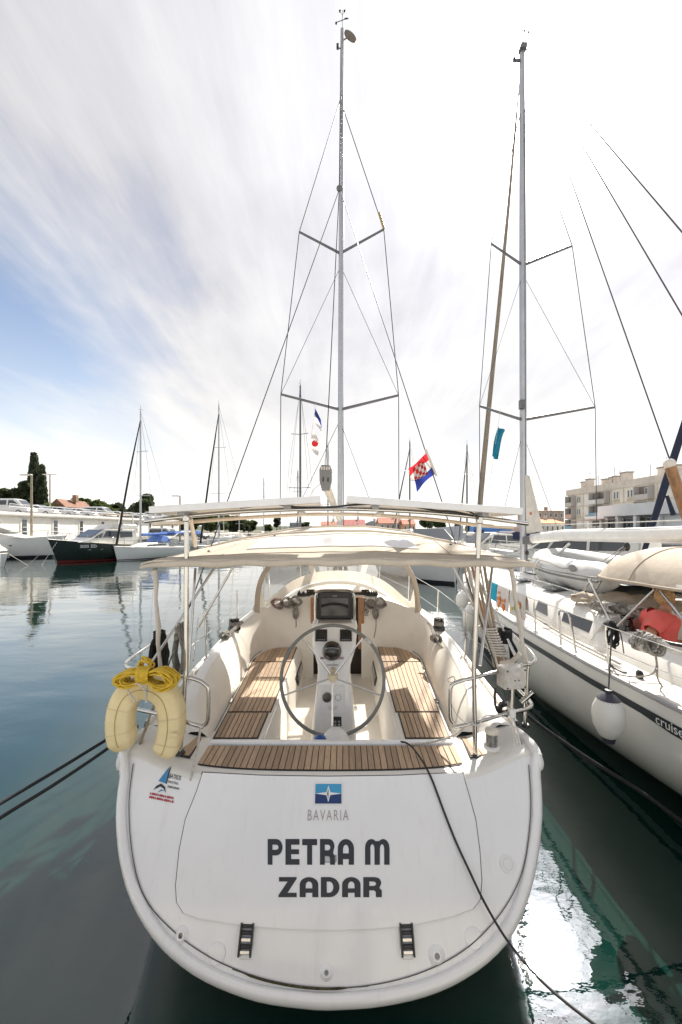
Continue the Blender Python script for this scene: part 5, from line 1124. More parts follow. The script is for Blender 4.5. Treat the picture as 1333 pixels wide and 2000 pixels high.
for sy in (1, -1):
    sh = [*([Vector(J(.03, -.08, .51)), Vector(J(-.06, -.12, .48)), Vector(J(-.13, -.14, .43)), Vector(J(-.165, -.15, .40))] if sy < 0 else [Vector(J(.085, .13, .515)), Vector(J(.06, .19, .48)), Vector(J(.065, .225, .435)), Vector(J(.06, .24, .405))])]
    MB().tube(sh, [.10, .098, .084, .080], 14, caps=False).build('sleeve', coral, tp, ang=80)
hair = mat('hair_blond', (.50, .29, .12), .55, var=.4, scale=22, stretch=(1, 4, 4), bump=.7, bscale=30)
hm = MB()
rows = []
for i in range(12):
    a = math.pi * i / 11; r = []
    for j in range(20):
        q = 2 * math.pi * j / 20; d = Vector((math.sin(a) * math.cos(q), math.sin(a) * math.sin(q), math.cos(a))); n_ = 1 + .07 * noise.noise(d * 4)
        f = .80 if d.x > .45 and d.z < .45 else 1.0
        r.append(Vector(J(.205, 0, .765)) + Vector((d.x * .105 * n_ * f, d.y * .098 * n_, d.z * .115 * n_)))
    rows.append(r)
hm.grid(rows, cv=True, flip=True).build('hair', hair, pe, ang=80)
MB().ell(J(.12, 0, .86), (.055, .06, .05), 14, 9).build('hair_bun', hair, pe, ang=80)
for sy in (1, -1): MB().ell(J(.235, sy * .088, .735), (.016, .008, .028), 8, 6).build('ear', skinm, pe)
for sy in (1, -1): MB().ell(J(.305, sy * .033, .765), (.008, .013, .008), 8, 6).build('eye', white, pe)
MB().ell(J(.302, 0, .685), (.008, .026, .007), 8, 6).build('mouth', mat('lips', (.4, .1, .08), .5), pe)

# ================================================================ harbour round about
concrete = mat('quay_concrete', (.40, .38, .35), .9, var=.12, scale=.8, dirt=.3); asphalt = mat('asphalt', (.06, .06, .062), .9, var=.15, scale=2)
def struct(name, label, mb, m): return tag(mb.build(name, m, None, ang=0), label, None, kind='structure')
struct('quay', 'pale stone quay the mooring lines lead to', MB().box((0, -14.2, -.4), (120, 30, 3.2)), mat('quay_limestone', (.60, .57, .52), .8, var=.08, scale=.9, dirt=.25))
struct('quay', 'concrete quay along the west side of the basin', MB().box((-160, 110, -.45), (252, 170, 3.0)), concrete)
struct('quay', 'concrete quay below the white terminal building', MB().box((180, 158, -.45), (346, 200, 3.0)), concrete)
struct('ground', 'low land at the head of the basin', MB().box((0, 700, -.4), (1800, 900, 2.7)), mat('dry_ground', (.16, .15, .10), .95, var=.3, scale=.05))
hl = MB().grid([[(-900 + 1800 * i / 60, 480 + 30 * j, .9 + (3 + 7 * noise.noise(Vector((i * .22, j * .3, 2))) + 5) * math.sin(math.pi * j / 6) * (.25 + .75 * min(1, abs(i - 34) / 14))) for j in range(7)] for i in range(61)])
struct('hills', 'low wooded hills along the far horizon', hl, mat('wooded_hill', (.07, .09, .05), .95, var=.3, scale=.08))

# ---- vegetation
bark = mat('bark', (.10, .075, .05), .9, var=.2, scale=6)
def leafmat(n, c): return mat(n, c, .75, var=.45, scale=.9, trans=.4)
LF = {'cypress': leafmat('cypress_green', (.075, .10, .055)), 'pine': leafmat('pine_green', (.08, .11, .052)), 'leafy': leafmat('leaf_green', (.11, .15, .05)), 'far': leafmat('leaf_far', (.08, .11, .05))}
def tree(label, base, h, rad, kind, seed, trunk_h=.25, group=None, n=1500, leaf=None):
    rg = random.Random(seed); t_ = thing({'cypress': 'cypress_tree', 'pine': 'pine_tree'}.get(kind, 'broadleaf_tree'), label, 'tree', base, group=group)
    b = Vector(base); mb = MB(); tr = .018 * h
    mb.tube([b, b + Vector((rg.uniform(-.1, .1) * rad, 0, h * .4)), b + Vector((rg.uniform(-.15, .15) * rad, 0, h * .8))], [tr, tr * .7, tr * .25], 8)
    for k in range(5 if kind != 'cypress' else 2):
        a = rg.uniform(0, 6.28); s_ = b + Vector((0, 0, h * rg.uniform(trunk_h, .6))); mb.tube([s_, s_ + Vector((math.cos(a) * rad * .7, math.sin(a) * rad * .7, h * .2))], [tr * .5, tr * .15], 6)
    mb.build('trunk', bark, t_)
    vs, fs = [], []; lobes = []
    for k in range(1 if kind == 'cypress' else 13):
        a, e = rg.uniform(0, 6.28), rg.uniform(-.6, 1)
        lobes.append((Vector((math.cos(a) * rad * rg.uniform(.2, .75), math.sin(a) * rad * rg.uniform(.2, .75), h * (trunk_h + (1 - trunk_h) * (.5 + .36 * e)))), rad * rg.uniform(.28, .5)))
    lf = leaf or h * .028
    for k in range(n):
        if kind == 'cypress':
            z = rg.random() ** .9; r_ = rad * (math.sin(math.pi * min(1, z * .92 + .06)) ** .6) * (1 - z * .45) * (.45 + .55 * math.sqrt(rg.random())) * (1 + .25 * noise.noise(Vector((z * 9, seed, 0))))
            a = rg.uniform(0, 6.28); p = Vector((math.cos(a) * r_, math.sin(a) * r_, h * (.06 + .94 * z))); d = Vector((math.cos(a) * .5, math.sin(a) * .5, 1.2))
        else:
            c_, r_ = lobes[rg.randrange(len(lobes))]; d = Vector((rg.gauss(0, 1), rg.gauss(0, 1), rg.gauss(0, 1))).normalized(); p = c_ + Vector((d.x * r_, d.y * r_, d.z * r_ * .72)) * rg.uniform(.72, 1.08); d = d + Vector((0, 0, .4))
        u = Vector((rg.uniform(-1, 1), rg.uniform(-1, 1), rg.uniform(-.6, .6))).normalized(); w_ = d.cross(u); w_ = w_.normalized() if w_.length > 1e-4 else Vector((1, 0, 0)); d = d.normalized()
        s_ = lf * rg.uniform(.6, 1.5); q = b + p; o = len(vs)
        vs += [q - w_ * s_ - d * s_ * .7, q + w_ * s_ - d * s_ * .5, q + w_ * s_ * .5 + d * s_ + u * s_ * .5, q - w_ * s_ * .6 + d * s_ * .8]; fs.append((o, o + 1, o + 2, o + 3))
    me = bpy.data.meshes.new('crown'); me.from_pydata([tuple(v) for v in vs], [], fs); link('crown', me, LF[kind], t_)
    return t_
def tree_at(label, px, py_top, py_base_z, Y, rad_px, kind, seed, **k):
    top = P(px, py_top, Y); return tree(label, (top.x, Y, py_base_z), top.z - py_base_z, rad_px / F * Y, kind, seed, **k)
tree_at('tall dark cypress, the taller of the pair behind the parked van', 67, 887, 1.05, 92, 12, 'cypress', 1, n=2600, leaf=.42)
tree_at('slimmer dark cypress right of the tallest one', 82, 911, 1.05, 90, 10, 'cypress', 2, n=2200, leaf=.40)
tree_at('dark spreading pine left of the two cypresses', 46, 940, 1.05, 88, 22, 'pine', 3, n=2600, leaf=.42)
tree_at('dark pine cut by the left edge of the photo', 2, 950, 1.05, 86, 26, 'pine', 4, n=2200, leaf=.42)
tree_at('light green bush below the cypresses', 92, 982, 1.05, 82, 16, 'leafy', 5, n=1200, leaf=.35)
tree_at('light green broadleaf tree right of the brick house', 158, 974, 1.05, 95, 26, 'leafy', 6, n=2200, leaf=.42)
tree_at('dark green tree between the pale tree and the round pine', 205, 978, 1.05, 96, 22, 'leafy', 7, n=2000, leaf=.42)
tree_at('low dark tree beside the white boat van', 232, 984, 1.05, 99, 18, 'pine', 17, n=1400, leaf=.42)
tree_at('round crowned pine behind the pale mast', 282, 966, 1.05, 96, 25, 'pine', 8, n=2600, leaf=.44, trunk_h=.35)
for k, (px, py, r_, kd, lab) in enumerate(((330, 1002, 22, 'leafy', 'green tree low behind the port end of the solar arch'), (372, 1006, 20, 'pine', 'dark tree behind the port arch post'), (420, 1006, 22, 'leafy', 'green tree seen between arch and canopy by the port stays'),
        (462, 1008, 18, 'pine', 'dense dark tree right of the leafy ones under the arch'), (486, 1014, 12, 'leafy', 'small leafy tree ending the wooded bank'), (541, 1006, 7, 'pine', 'lone umbrella pine in the far gap under the arch'), (523, 1024, 8, 'leafy', 'low bush beside the lone umbrella pine'), (597, 1020, 7, 'leafy', 'far small tree left of the red roof'),
        (835, 1010, 14, 'pine', 'dark tree behind the blue shed wall, nearest the red roofs'), (858, 1014, 14, 'pine', 'dark tree behind the blue shed wall, farther right'), (893, 1022, 6, 'cypress', 'dark slim cypress by the starboard arch post'), (915, 1022, 5, 'cypress', 'short slim cypress right of the starboard arch post'))):
    tree_at(lab, px, py, 1.0, 130 + 6 * k, r_ * (1.35 if k < 5 else 1.0), kd, 40 + k, n=2600 if k < 5 else 1300, leaf=.42, trunk_h=.08 if k < 5 else .2)

# ---- buildings
def wall_box(t_, name, c, d, m, rz=0): return MB().box(c, d, rz).build(name, m, t_, ang=0)
glassd = mat('window_glass', (.05, .06, .07), .08, coat=.5); shutter = mat('shutter_white', (.70, .70, .68), .5)
# car park block on the west quay
cpk = thing('car_park_building', 'long white building with dark windows and cars parked on its roof', 'building', (-43, 80, 1.05))
wall_box(cpk, 'wall', (-44.5, 65.5, 2.7), (17, 51, 3.3), whited); wall_box(cpk, 'roof_slab', (-44.4, 65.5, 4.37), (17.6, 51.6, .16), concrete)
wall_box(cpk, 'parapet', (-35.75, 65.5, 4.58), (.18, 51.4, .26), whited)
for k in range(9):
    y = 46.5 + k * 5.1; f = MB().box((-35.98, y, 3.05), (.10, 1.15, 1.9)).build('window', shutter, cpk); MB().box((-35.92, y, 3.05), (.06, .62, 1.7)).build('pane', glassd, f); MB().box((-35.88, y, 3.05), (.05, .62, .06)).build('bar', shutter, f)
for k in range(22): MB().tube([(-35.6, 44 + k * 2.2, 4.98), (-35.6, 44 + k * 2.2, 5.55)], .03, 5).build('rail_post', white, cpk)
for z in (5.25, 5.55): MB().tube([(-35.6, 44, z), (-35.6, 90.5, z)], .03, 5).build('handrail', white, cpk)
# balustrade of the terrace before it
ter = thing('terrace', 'white railed terrace in front of the car park building', 'terrace', (-34, 60, 1.05)); wall_box(ter, 'deck', (-34.2, 62, 1.35), (3.0, 46, .5), concrete)
for k in range(24): MB().tube([(-32.8, 40 + k * 1.9, 1.6), (-32.8, 40 + k * 1.9, 2.55)], .03, 5).build('rail_post', white, ter)
for z in (2.1, 2.55): MB().tube([(-32.8, 40, z), (-32.8, 84, z)], .03, 5).build('handrail', white, ter)
# gabled brick house
def house(lab, px0, px1, py_eave, py_ridge, Y, depth, wallm, roofm, ridge='x', wins=3):
    a, b = P(px0, py_eave, Y), P(px1, py_eave, Y); w_ = b.x - a.x; ze = a.z; zr = P(0, py_ridge, Y).z; t_ = thing('house', lab, 'house', ((a.x + b.x) / 2, Y + depth / 2, 1.0)); xc, yc = (a.x + b.x) / 2, Y + depth / 2
    wall_box(t_, 'wall', (xc, yc, (ze + 1) / 2), (w_, depth, ze - 1), wallm)
    o = .06 * w_
    if ridge == 'x': MB().prism([(a.x - o, Y - o, ze), (a.x - o, Y + depth + o, ze), (a.x - o, yc, zr)], (w_ + 2 * o, 0, 0)).build('roof', roofm, t_, ang=0)
    else: MB().prism([(a.x - o, Y - o, ze), (xc, Y - o, zr), (b.x + o, Y - o, ze)], (0, depth + 2 * o, 0)).build('roof', roofm, t_, ang=0)
    ch = MB().box((xc + w_ * .25, yc, zr + .3), (.8, .8, 1.6)).build('chimney', wallm, t_)
    for k in range(wins):
        x = a.x + w_ * (k + .5) / wins; f = MB().box((x, Y - .03, ze - 1.3), (min(1.3, w_ / wins * .5), .1, 1.4)).build('window', shutter, t_); MB().box((x, Y - .09, ze - 1.3), (min(1.0, w_ / wins * .38), .06, 1.15)).build('pane', glassd, f)
    return t_
brick = mat('brick_wall', (.30, .19, .13), .9, var=.2, scale=1.5); tile = mat('roof_tiles', (.42, .15, .08), .85, var=.2, scale=1.5, c2=(.28, .09, .05)); tileb = mat('roof_brown', (.24, .12, .08), .85, var=.25, scale=1.5); stucco = mat('stucco_cream', (.52, .45, .36), .9, var=.08, scale=.8, dirt=.2)
house('brown brick house with a sloping tiled gable behind the parked cars', 96, 128, 990, 974, 84, 9, brick, tileb, 'y', 2)
house('far house with a long red roof left of the mast', 628, 658, 1026, 1018, 190, 14, stucco, tile, 'x', 5)
house('far house with a long dark red roof right of the mast', 668, 712, 1026, 1014, 180, 14, stucco, mat('roof_red', (.30, .05, .04), .8, var=.2, scale=1.2), 'x', 6)
house('far grey house between the red roofs', 712, 742, 1024, 1017, 186, 12, mat('stucco_grey', (.42, .45, .46), .9), mat('roof_slate', (.30, .33, .35), .8), 'y', 4)
house('cream house with a hipped terracotta roof under the arch', 742, 784, 1022, 1010, 160, 12, stucco, tile, 'x', 4)
house('small terracotta house left of the blue shed', 788, 812, 1024, 1014, 150, 10, mat('stucco_orange', (.55, .32, .2), .9), tile, 'x', 3)
house('far grey flat house left of the dark mast', 566, 590, 1021, 1017, 200, 12, mat('stucco_grey', (.42, .45, .46), .9), mat('roof_slate', (.3, .3, .3)), 'x', 4)
house('grey house with orange roof beside the apartment block', 1055, 1104, 1022, 1013, 105, 14, mat('stucco_grey', (.42, .45, .46), .9), mat('roof_orange', (.58, .22, .08), .85, var=.15, scale=1), 'x', 5)
house('older stone house with flat roof left of the apartment block', 1050, 1102, 998, 995, 125, 14, mat('stone_old', (.36, .30, .26), .9, var=.2, scale=.7), tileb, 'x', 5)
# pale shed and long white wall
shed = thing('shed', 'long pale blue-grey shed wall behind the moored boats', 'shed', P(860, 1062, 62) * 1.0)
a, b = P(800, 1036, 75), P(905, 1026, 52); shed.location = ((a.x + b.x) / 2, (a.y + b.y) / 2, 1.05)
pale = mat('metal_pale_blue', (.52, .55, .60), .6, var=.05, scale=.6, dirt=.15); MB().prism([(a.x, a.y, 1.05), (b.x, b.y, 1.05), (b.x, b.y, b.z), (a.x, a.y, a.z)], (3, 14, 0)).build('wall', pale, shed, ang=0)
for k in range(9):
    q = a.lerp(b, (k + .5) / 9); MB().box((q.x - .06, q.y - .06, 1.9), (.10, .10, 1.9)).build('rib', white, shed)
bw = thing('warehouse', 'white warehouse with a bright blue upper band beyond the canopy', 'building', (P(1000, 1060, 58).x, 58, 1.05))
a, b = P(908, 1040, 58), P(1112, 1040, 58); wall_box(bw, 'wall', ((a.x + b.x) / 2, 62, (a.z + 1.05) / 2), (b.x - a.x, 8, a.z - 1.05), mat('wall_bluewhite', (.66, .68, .72), .7, var=.05, scale=.5, dirt=.15))
c_, d_ = P(925, 1030, 66), P(998, 1030, 66); wall_box(bw, 'blue_band', ((c_.x + d_.x) / 2, 67, 2.3), (d_.x - c_.x, 2, 1.9), mat('blue_cladding', (.04, .16, .42), .6, var=.1, scale=.8)); wall_box(bw, 'pink_wall', (d_.x + 1.6, 67, 2.3), (3.0, 2, 1.85), mat('stucco_pink', (.45, .33, .30), .9))
for px in (888, 936): q = P(px, 1040, 57.9); wall_box(bw, 'door', (q.x, 57.92, 1.9), (1.4, .16, 1.7), mat('door_blue', (.02, .05, .16), .5))
for px in (1008, 1032, 1046, 1085, 1095, 1105): q = P(px, 1060, 57.9); f = MB().box((q.x, 57.93, q.z + .5), (1.15, .12, 1.1)).build('window', shutter, bw); MB().box((q.x, 57.86, q.z + .5), (.95, .06, .9)).build('pane', glassd, f)
# modern white terminal with glazed ground floor
wt = thing('terminal_building', 'modern white two-storey building with wide dark glazing', 'building', (P(1240, 1060, 48).x, 50, 1.05))
def TP(px, py, t_): return P(px, py, lerp(62, 40, t_))           # facade runs from far left to near right
f0, f1 = P(1148, 1000, 62), P(1400, 1000, 41); dx = (f1 - f0); ang = math.atan2(dx.y, dx.x); Ln = Vector((dx.x, dx.y, 0)).length; nrm = Vector((math.sin(ang), -math.cos(ang), 0))
def wp(s_, z, out=0): p = f0 + Vector((dx.x, dx.y, 0)) * s_; return Vector((p.x, p.y, z)) + nrm * out
def wbox(name, s0, s1, z0, z1, out, th, m, par): c = (wp(s0, z0, out) + wp(s1, z1, out)) / 2; return MB().box(c, (Ln * (s1 - s0), th, z1 - z0), ang).build(name, m, par, ang=0)
tw_ = mat('render_white', (.74, .74, .75), .7, var=.04, scale=.5, dirt=.12)
wbox('wall', 0, 1, 1.05, 1.9, -4, 8, tw_, wt); wbox('roof_block', .12, 1, 4.6, 6.1, -4.2, 8.6, tw_, wt); wbox('roof_slab', -.01, .2, 4.3, 4.7, -4, 8.6, tw_, wt)
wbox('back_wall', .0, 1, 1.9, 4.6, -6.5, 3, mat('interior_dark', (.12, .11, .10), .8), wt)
for s_ in (.0, .14, .30, .46, .62, .64, .8, .98): wbox('pillar', s_ - .012, s_ + .012, 1.9, 4.6, -.3, .5, tw_, wt)
wbox('wall_panel', .63, .80, 1.9, 4.6, -.8, .3, tw_, wt)
for s0, s1 in ((.16, .29), (.31, .45), (.47, .61), (.82, .97)):
    n_ = 4
    for k in range(n_):
        u0, u1 = lerp(s0, s1, k / n_), lerp(s0, s1, (k + 1) / n_); f = wbox('window', u0 + .002, u1 - .002, 1.95, 4.3, -.9, .10, mat('frame_grey', (.55, .56, .57), .5), wt)
        for z0, z1 in ((2.0, 2.9), (2.98, 4.25)): wbox('pane', u0 + .005, u1 - .005, z0, z1, -.82, .06, glassd, f)
wbox('awning', .02, .30, 4.05, 4.15, 1.2, 3.0, mat('awning_terracotta', (.50, .36, .28), .8), wt)
for z in (2.2, 2.6): MB().tube([wp(0, z, 1.8), wp(1, z, 1.8)], .03, 5).build('handrail', white, wt)
for k in range(14): MB().tube([wp(k / 13, 1.05, 1.8), wp(k / 13, 2.6, 1.8)], .03, 5).build('rail_post', white, wt)
# apartment block
ab = thing('apartment_block', 'weathered beige apartment block with balconies and roof chimneys', 'building', (P(1220, 1040, 85).x, 85, 1.05))
f0, f1 = P(1105, 958, 98), P(1420, 905, 57); ztop = f0.z; dx = (f1 - f0); ang = math.atan2(dx.y, dx.x); Ln = Vector((dx.x, dx.y, 0)).length; nrm = Vector((math.sin(ang), -math.cos(ang), 0))
pan = mat('panel_beige', (.70, .66, .59), .9, var=.10, scale=.5, dirt=.4); pang = mat('panel_olive', (.50, .47, .34), .9, var=.10, scale=.5, dirt=.3); parapet_m = mat('parapet_brown', (.60, .55, .49), .9, var=.12, scale=.6, dirt=.4)
wbox('wall', 0, 1, 1.05, ztop - 1.3, -6, 11.0, pan, ab); wbox('parapet', -.003, 1.003, ztop - 1.3, ztop, -5.9, 11.4, parapet_m, ab)
fl_h = 2.75; floors = [ztop - 1.3 - fl_h * (k + 1) for k in range(4)]
cols_ = [('bal', .02, .085), ('win', .10, .135), ('win', .175, .215), ('balw', .245, .30), ('balw', .30, .375), ('win', .405, .445), ('win', .50, .54), ('balw', .575, .66), ('win', .70, .74), ('win', .80, .84), ('balw', .88, .96)]
rg = random.Random(3); balm = mat('balcony_grey', (.46, .44, .42), .9, dirt=.3); reveal = mat('recess_brown', (.20, .17, .15), .9)
bcol = [balm, mat('balcony_white', (.66, .65, .62), .8), mat('balcony_blue', (.20, .36, .48), .8), mat('balcony_salmon', (.56, .36, .30), .8)]
for fi, z in enumerate(floors):
    wbox('storey_band', 0, 1, z - .10, z + .06, -.42, .10, parapet_m, ab)
    for ci, (kd, s0, s1) in enumerate(cols_):
        if kd == 'win':
            f = wbox('window', s0, s1, z + .75, z + 2.2, -.47, .12, shutter, ab); mid = (s0 + s1) / 2
            if rg.random() < .72:
                for u0, u1 in ((s0, mid), (mid, s1)): wbox('pane', u0 + .005, u1 - .005, z + .85, z + 2.1, -.40, .06, glassd, f)
            wbox('spandrel', s0, s1, z + .1, z + .7, -.46, .08, shutter if rg.random() < .5 else pang, ab)
        else:
            rc = wbox('balcony_recess', s0, s1, z + .08, z + 2.45, -.48, .10, reveal, ab); f = wbox('window', s0 + (s1 - s0) * .4, s1 - (s1 - s0) * .1, z + .5, z + 2.2, -.42, .06, shutter, ab)
            for q in (.45, .68): wbox('pane', s0 + (s1 - s0) * q, s0 + (s1 - s0) * (q + .17), z + .6, z + 2.1, -.36, .05, glassd, f)
            wbox('balcony_slab', s0, s1, z - .06, z + .08, .1, 1.05, concrete, ab); wbox('balcony_front', s0, s1, z + .1, z + 1.0, .60, .06, bcol[rg.choice((0, 0, 0, 1, 1, 2, 3))], ab)
            for u in (s0, s1): wbox('balcony_side', u - .002, u + .002, z + .1, z + 2.5, .08, 1.0, balm, ab)
    for s_ in (.155, .235, .39, .475, .56, .68, .77, .86): wbox('panel_joint', s_ - .0015, s_ + .0015, z, z + fl_h - .12, -.45, .06, parapet_m, ab)
for s_, w_, h_ in ((.055, .022, 1.6), (.10, .03, 2.0), (.24, .035, 1.3), (.30, .024, 1.4), (.33, .02, 1.5), (.385, .045, 1.9), (.62, .03, 1.5), (.70, .025, 1.4)):
    c_ = wbox('chimney', s_, s_ + w_, ztop, ztop + h_, -3, 1.3, parapet_m, ab); wbox('chimney_cap', s_ - .003, s_ + w_ + .003, ztop + h_, ztop + h_ + .18, -3, 1.6, reveal, c_)
for s_, h_ in ((.115, 4.0), (.19, 2.6), (.32, 3.6), (.36, 2.8), (.65, 3.4), (.56, 2.6)):
    c_ = MB().tube([wp(s_, ztop, -3), wp(s_, ztop + h_, -3)], .04, 5).build('antenna', alud, ab); MB().tube([wp(s_ - .008, ztop + h_ * .85, -3), wp(s_ + .008, ztop + h_ * .85, -3)], .03, 5).build('antenna_arm', alud, c_)
# ---- lamp posts
def lamp_post(lab, px, py0, py1, Y, heads):
    b_, t_ = P(px, py0, Y), P(px, py1, Y); b_.z = 1.05 if Y < 60 else 4.4
    r = thing('lamp_post', lab, 'lamp post', b_, group='harbour lamp posts'); MB().tube([b_, t_], [.13, .09], 8).build('pole', mat('lamp_rust', (.36, .30, .22), .7, var=.2, scale=3), r)
    for s_ in heads: MB().box(t_ + Vector((s_ * .55, 0, .03)), (1.15, .32, .14)).build('lamp_head', canvasw, r, bevel=.04); MB().tube([t_, t_ + Vector((s_ * .5, 0, .02))], .06, 6).build('lamp_arm', alud, r)
lamp_post('rusty lamp post with one white head before the cypresses', 62, 1045, 928, 42, (-1,)); lamp_post('lamp post with twin heads right of the cypresses', 98, 1000, 927, 66, (-1, 1)); lamp_post('lamp post with one flat head above the port solar panel', 352, 1050, 969, 56, (-1,))
# ---- cars
carw, carg, card = mat('car_white', (.76, .76, .77), .25, coat=.6), mat('car_silver', (.48, .49, .51), .28, metal=.4, coat=.6), mat('car_dark', (.03, .035, .045), .25, coat=.6)
def build_car(van):
    t_ = empty('parked_car'); w_ = .86
    body = [(-2.2, .35), (-2.25, .8), (-2.1, 1.0), (1.0, 1.0), (2.0, .86), (2.2, .65), (2.2, .35)] if not van else [(-2.4, .4), (-2.4, 1.0), (1.7, 1.05), (2.35, .85), (2.4, .4)]
    cab_ = [(-2.0, .98), (-1.75, 1.30), (-1.2, 1.45), (.1, 1.46), (1.15, .98)] if not van else [(-2.4, 1.0), (-2.3, 1.85), (-1.9, 1.95), (.6, 1.95), (1.1, 1.8), (1.9, 1.04)]
    MB().prism([(x, -w_, z) for x, z in body], (0, 2 * w_, 0)).build('body', carw, t_, world=False, ang=20, bevel=.08)
    cm_ = MB(); n_ = len(cab_); A = [Vector((x, -w_ + .02 + .16 * (z - 1) / .5 * (.5 if van else 1), z)) for x, z in cab_]; cm_.add(A + [Vector((p.x, -p.y, p.z)) for p in A], [tuple(range(n_)), tuple(range(2 * n_ - 1, n_ - 1, -1))] + [(i + 1, i, n_ + i, n_ + i + 1) for i in range(n_ - 1)] + [(0, n_ - 1, 2 * n_ - 1, n_)]); cm_.build('cabin', carw, t_, world=False, ang=20, bevel=.04)
    wins = [[(-1.5, 1.04), (-1.35, 1.36), (-.35, 1.38), (-.35, 1.04)], [(-.25, 1.04), (-.25, 1.38), (.10, 1.36), (.75, 1.04)]] if not van else [[(-2.2, 1.2), (-2.15, 1.75), (-.1, 1.75), (-.1, 1.2)], [(.1, 1.15), (.1, 1.75), (.65, 1.74), (1.55, 1.12)]]
    for q in wins:
        for s_ in (-1, 1):
            pts = [(x, s_ * (w_ - .02 - .16 * (z - 1) / .5 * (.5 if van else 1) + .012), z) for x, z in q]; MB().prism(pts, (0, -s_ * .02, 0)).build('side_window', glassd, t_, world=False, ang=0)
    fx = [(1.12, .99), (.14, 1.43)] if not van else [(1.87, 1.07), (1.12, 1.77)]
    MB().prism([(fx[0][0] + .02, -.7, fx[0][1] + .02), (fx[0][0] + .02, .7, fx[0][1] + .02), (fx[1][0] + .03, .6, fx[1][1]), (fx[1][0] + .03, -.6, fx[1][1])], (.01, 0, .015)).build('windscreen', glassd, t_, world=False, ang=0)
    for x in (-1.4, 1.35):
        for s_ in (-1, 1):
            o = MB().lathe([(.0, -.1), (.31, -.1), (.33, 0), (.31, .1), (.0, .1)], (x, s_ * .78, .33), 16, Matrix.Rotation(R(90), 3, 'X')).build('wheel', rubber, t_, world=False); MB().lathe([(.2, -.112), (.2, .112), (0, .112)], (x, s_ * .78, .33), 12, Matrix.Rotation(R(90), 3, 'X')).build('rim', alu, o, world=False)
    for s_ in (-1, 1): MB().box((2.16, s_ * .6, .70), (.14, .34, .16)).build('headlight', blackg if van else glassd, t_, world=False, bevel=.03)
    return t_
def copy_tree(o, parent=None, recolor=None):
    c = o.copy(); col.objects.link(c); c.parent = parent
    for ch in list(o.children): copy_tree(ch, c, recolor)
    if recolor and o.type == 'MESH' and o.name.split('.')[0] in ('body', 'cabin'):
        c.data = o.data.copy(); c.data.materials.clear(); c.data.materials.append(recolor)
    return c
car0, van0 = build_car(False), build_car(True); used = {}
def place_car(van, x, y, z, rz, lab, m=None, group='cars parked on the roof deck'):
    src = van0 if van else car0
    if not used.get(van) and m is None: o = src; used[van] = True
    else: o = copy_tree(src, None, m)
    o.location = (x, y, z); o.rotation_euler = (0, 0, rz); tag(o, lab, 'car', group); o.name = 'parked_van' if van else 'parked_car'
zd = 4.46
place_car(True, -38.9, 48.5, zd, 0, 'white van with dark side windows, leftmost on the roof deck'); place_car(False, -38.6, 52.5, zd, 0, 'white car right behind the leftmost van')
place_car(False, -38.7, 57.0, zd, 0, 'silver car second after the leftmost van', carg); place_car(False, -38.6, 61.0, zd, 0, 'white car before the large light van in the row', carw)
place_car(True, -38.9, 66.0, zd, 0, 'white people carrier in the middle of the roof row', carw); place_car(False, -38.6, 70.5, zd, 0, 'dark car beside the white people carrier', card)
place_car(False, -38.6, 75.0, zd, 0, 'silver car near the far end of the roof row', carg); place_car(False, -38.6, 79.5, zd, 0, 'white car near the far end of the roof row', carw); place_car(True, -38.6, 86, zd, 0, 'tall white van ending the roof row behind the dark forestay', carw)
place_car(True, P(300, 1050, 62).x, 66, 1.06, R(-10), 'white delivery van on the quay behind the blue boat cover', carw, 'cars parked on the quay'); place_car(False, P(345, 1050, 60).x, 62, 1.06, R(-10), 'white car on the quay behind the port arch post', carw, 'cars parked on the quay')
place_car(False, P(372, 1050, 64).x, 66, 1.06, R(-15), 'dark car on the quay right of the port arch post', card, 'cars parked on the quay')

# ---- other boats (local: bow towards +x)
def ghull(t_, L_, Bm, fs, fb, m, boot=None, rake=.10, n=13, deck=gelw):
    rings = []; sh_ = []
    for i in range(n):
        s_ = i / (n - 1); hw = Bm / 2 * min(1, .82 + .5 * s_) * (1 - max(0, (s_ - .42) / .58) ** 2.4); zs = lerp(fs, fb, s_ ** 1.7); r = []
        for j in range(15):
            a = math.pi * (j / 14 - .5); z = zs - (zs + .35) * abs(math.cos(a)) ** .9; x = -L_ / 2 + L_ * s_ * (1 - rake) + rake * L_ * s_ ** 2 * max(0, z + .35) / (fb + .35)
            r.append((x, max(hw, .02) * math.copysign(abs(math.sin(a)) ** .7, a), z))
        rings.append(r); sh_.append((r[0], r[-1]))
    h = MB().grid(rings, flip=True); h.f.append(tuple(range(15))); h.build('hull', m, t_, world=False, ang=50)
    MB().grid([[Vector(a), (Vector(a) + Vector(b)) / 2 + Vector((0, 0, .05)), Vector(b)] for a, b in sh_], flip=True).build('deck', deck, t_, world=False)
    if boot:
        for s_ in (0, -1):
            pr = []
            for r in rings:
                A = [Vector(p) for p in (r[:8] if s_ == 0 else r[::-1][:8])]
                def at(zq):
                    for p, q in zip(A, A[1:]):
                        if q.z <= zq <= p.z: return p.lerp(q, (p.z - zq) / max(1e-6, p.z - q.z))
                    return A[-1]
                o_ = Vector((0, -.05 if s_ == 0 else .05, 0)); pr.append([at(boot[0]) + o_, at(boot[1]) + o_])
            MB().grid(pr).build('boot_stripe', boot[2], t_, world=False)
    return sh_
def grail(t_, sh_, h=.55, i0=4, m=steel):
    for s_ in (0, 1):
        pts = [Vector(p[s_]) + Vector((0, (.06 if s_ == 0 else -.06), .02)) for p in sh_[i0:]]
        MB().tube([p + Vector((0, 0, h)) for p in pts], .016, 5).build('rail', m, t_, world=False)
        for p in pts[::1]: MB().tube([p, p + Vector((0, 0, h))], .013, 5).build('rail_post', m, t_, world=False)
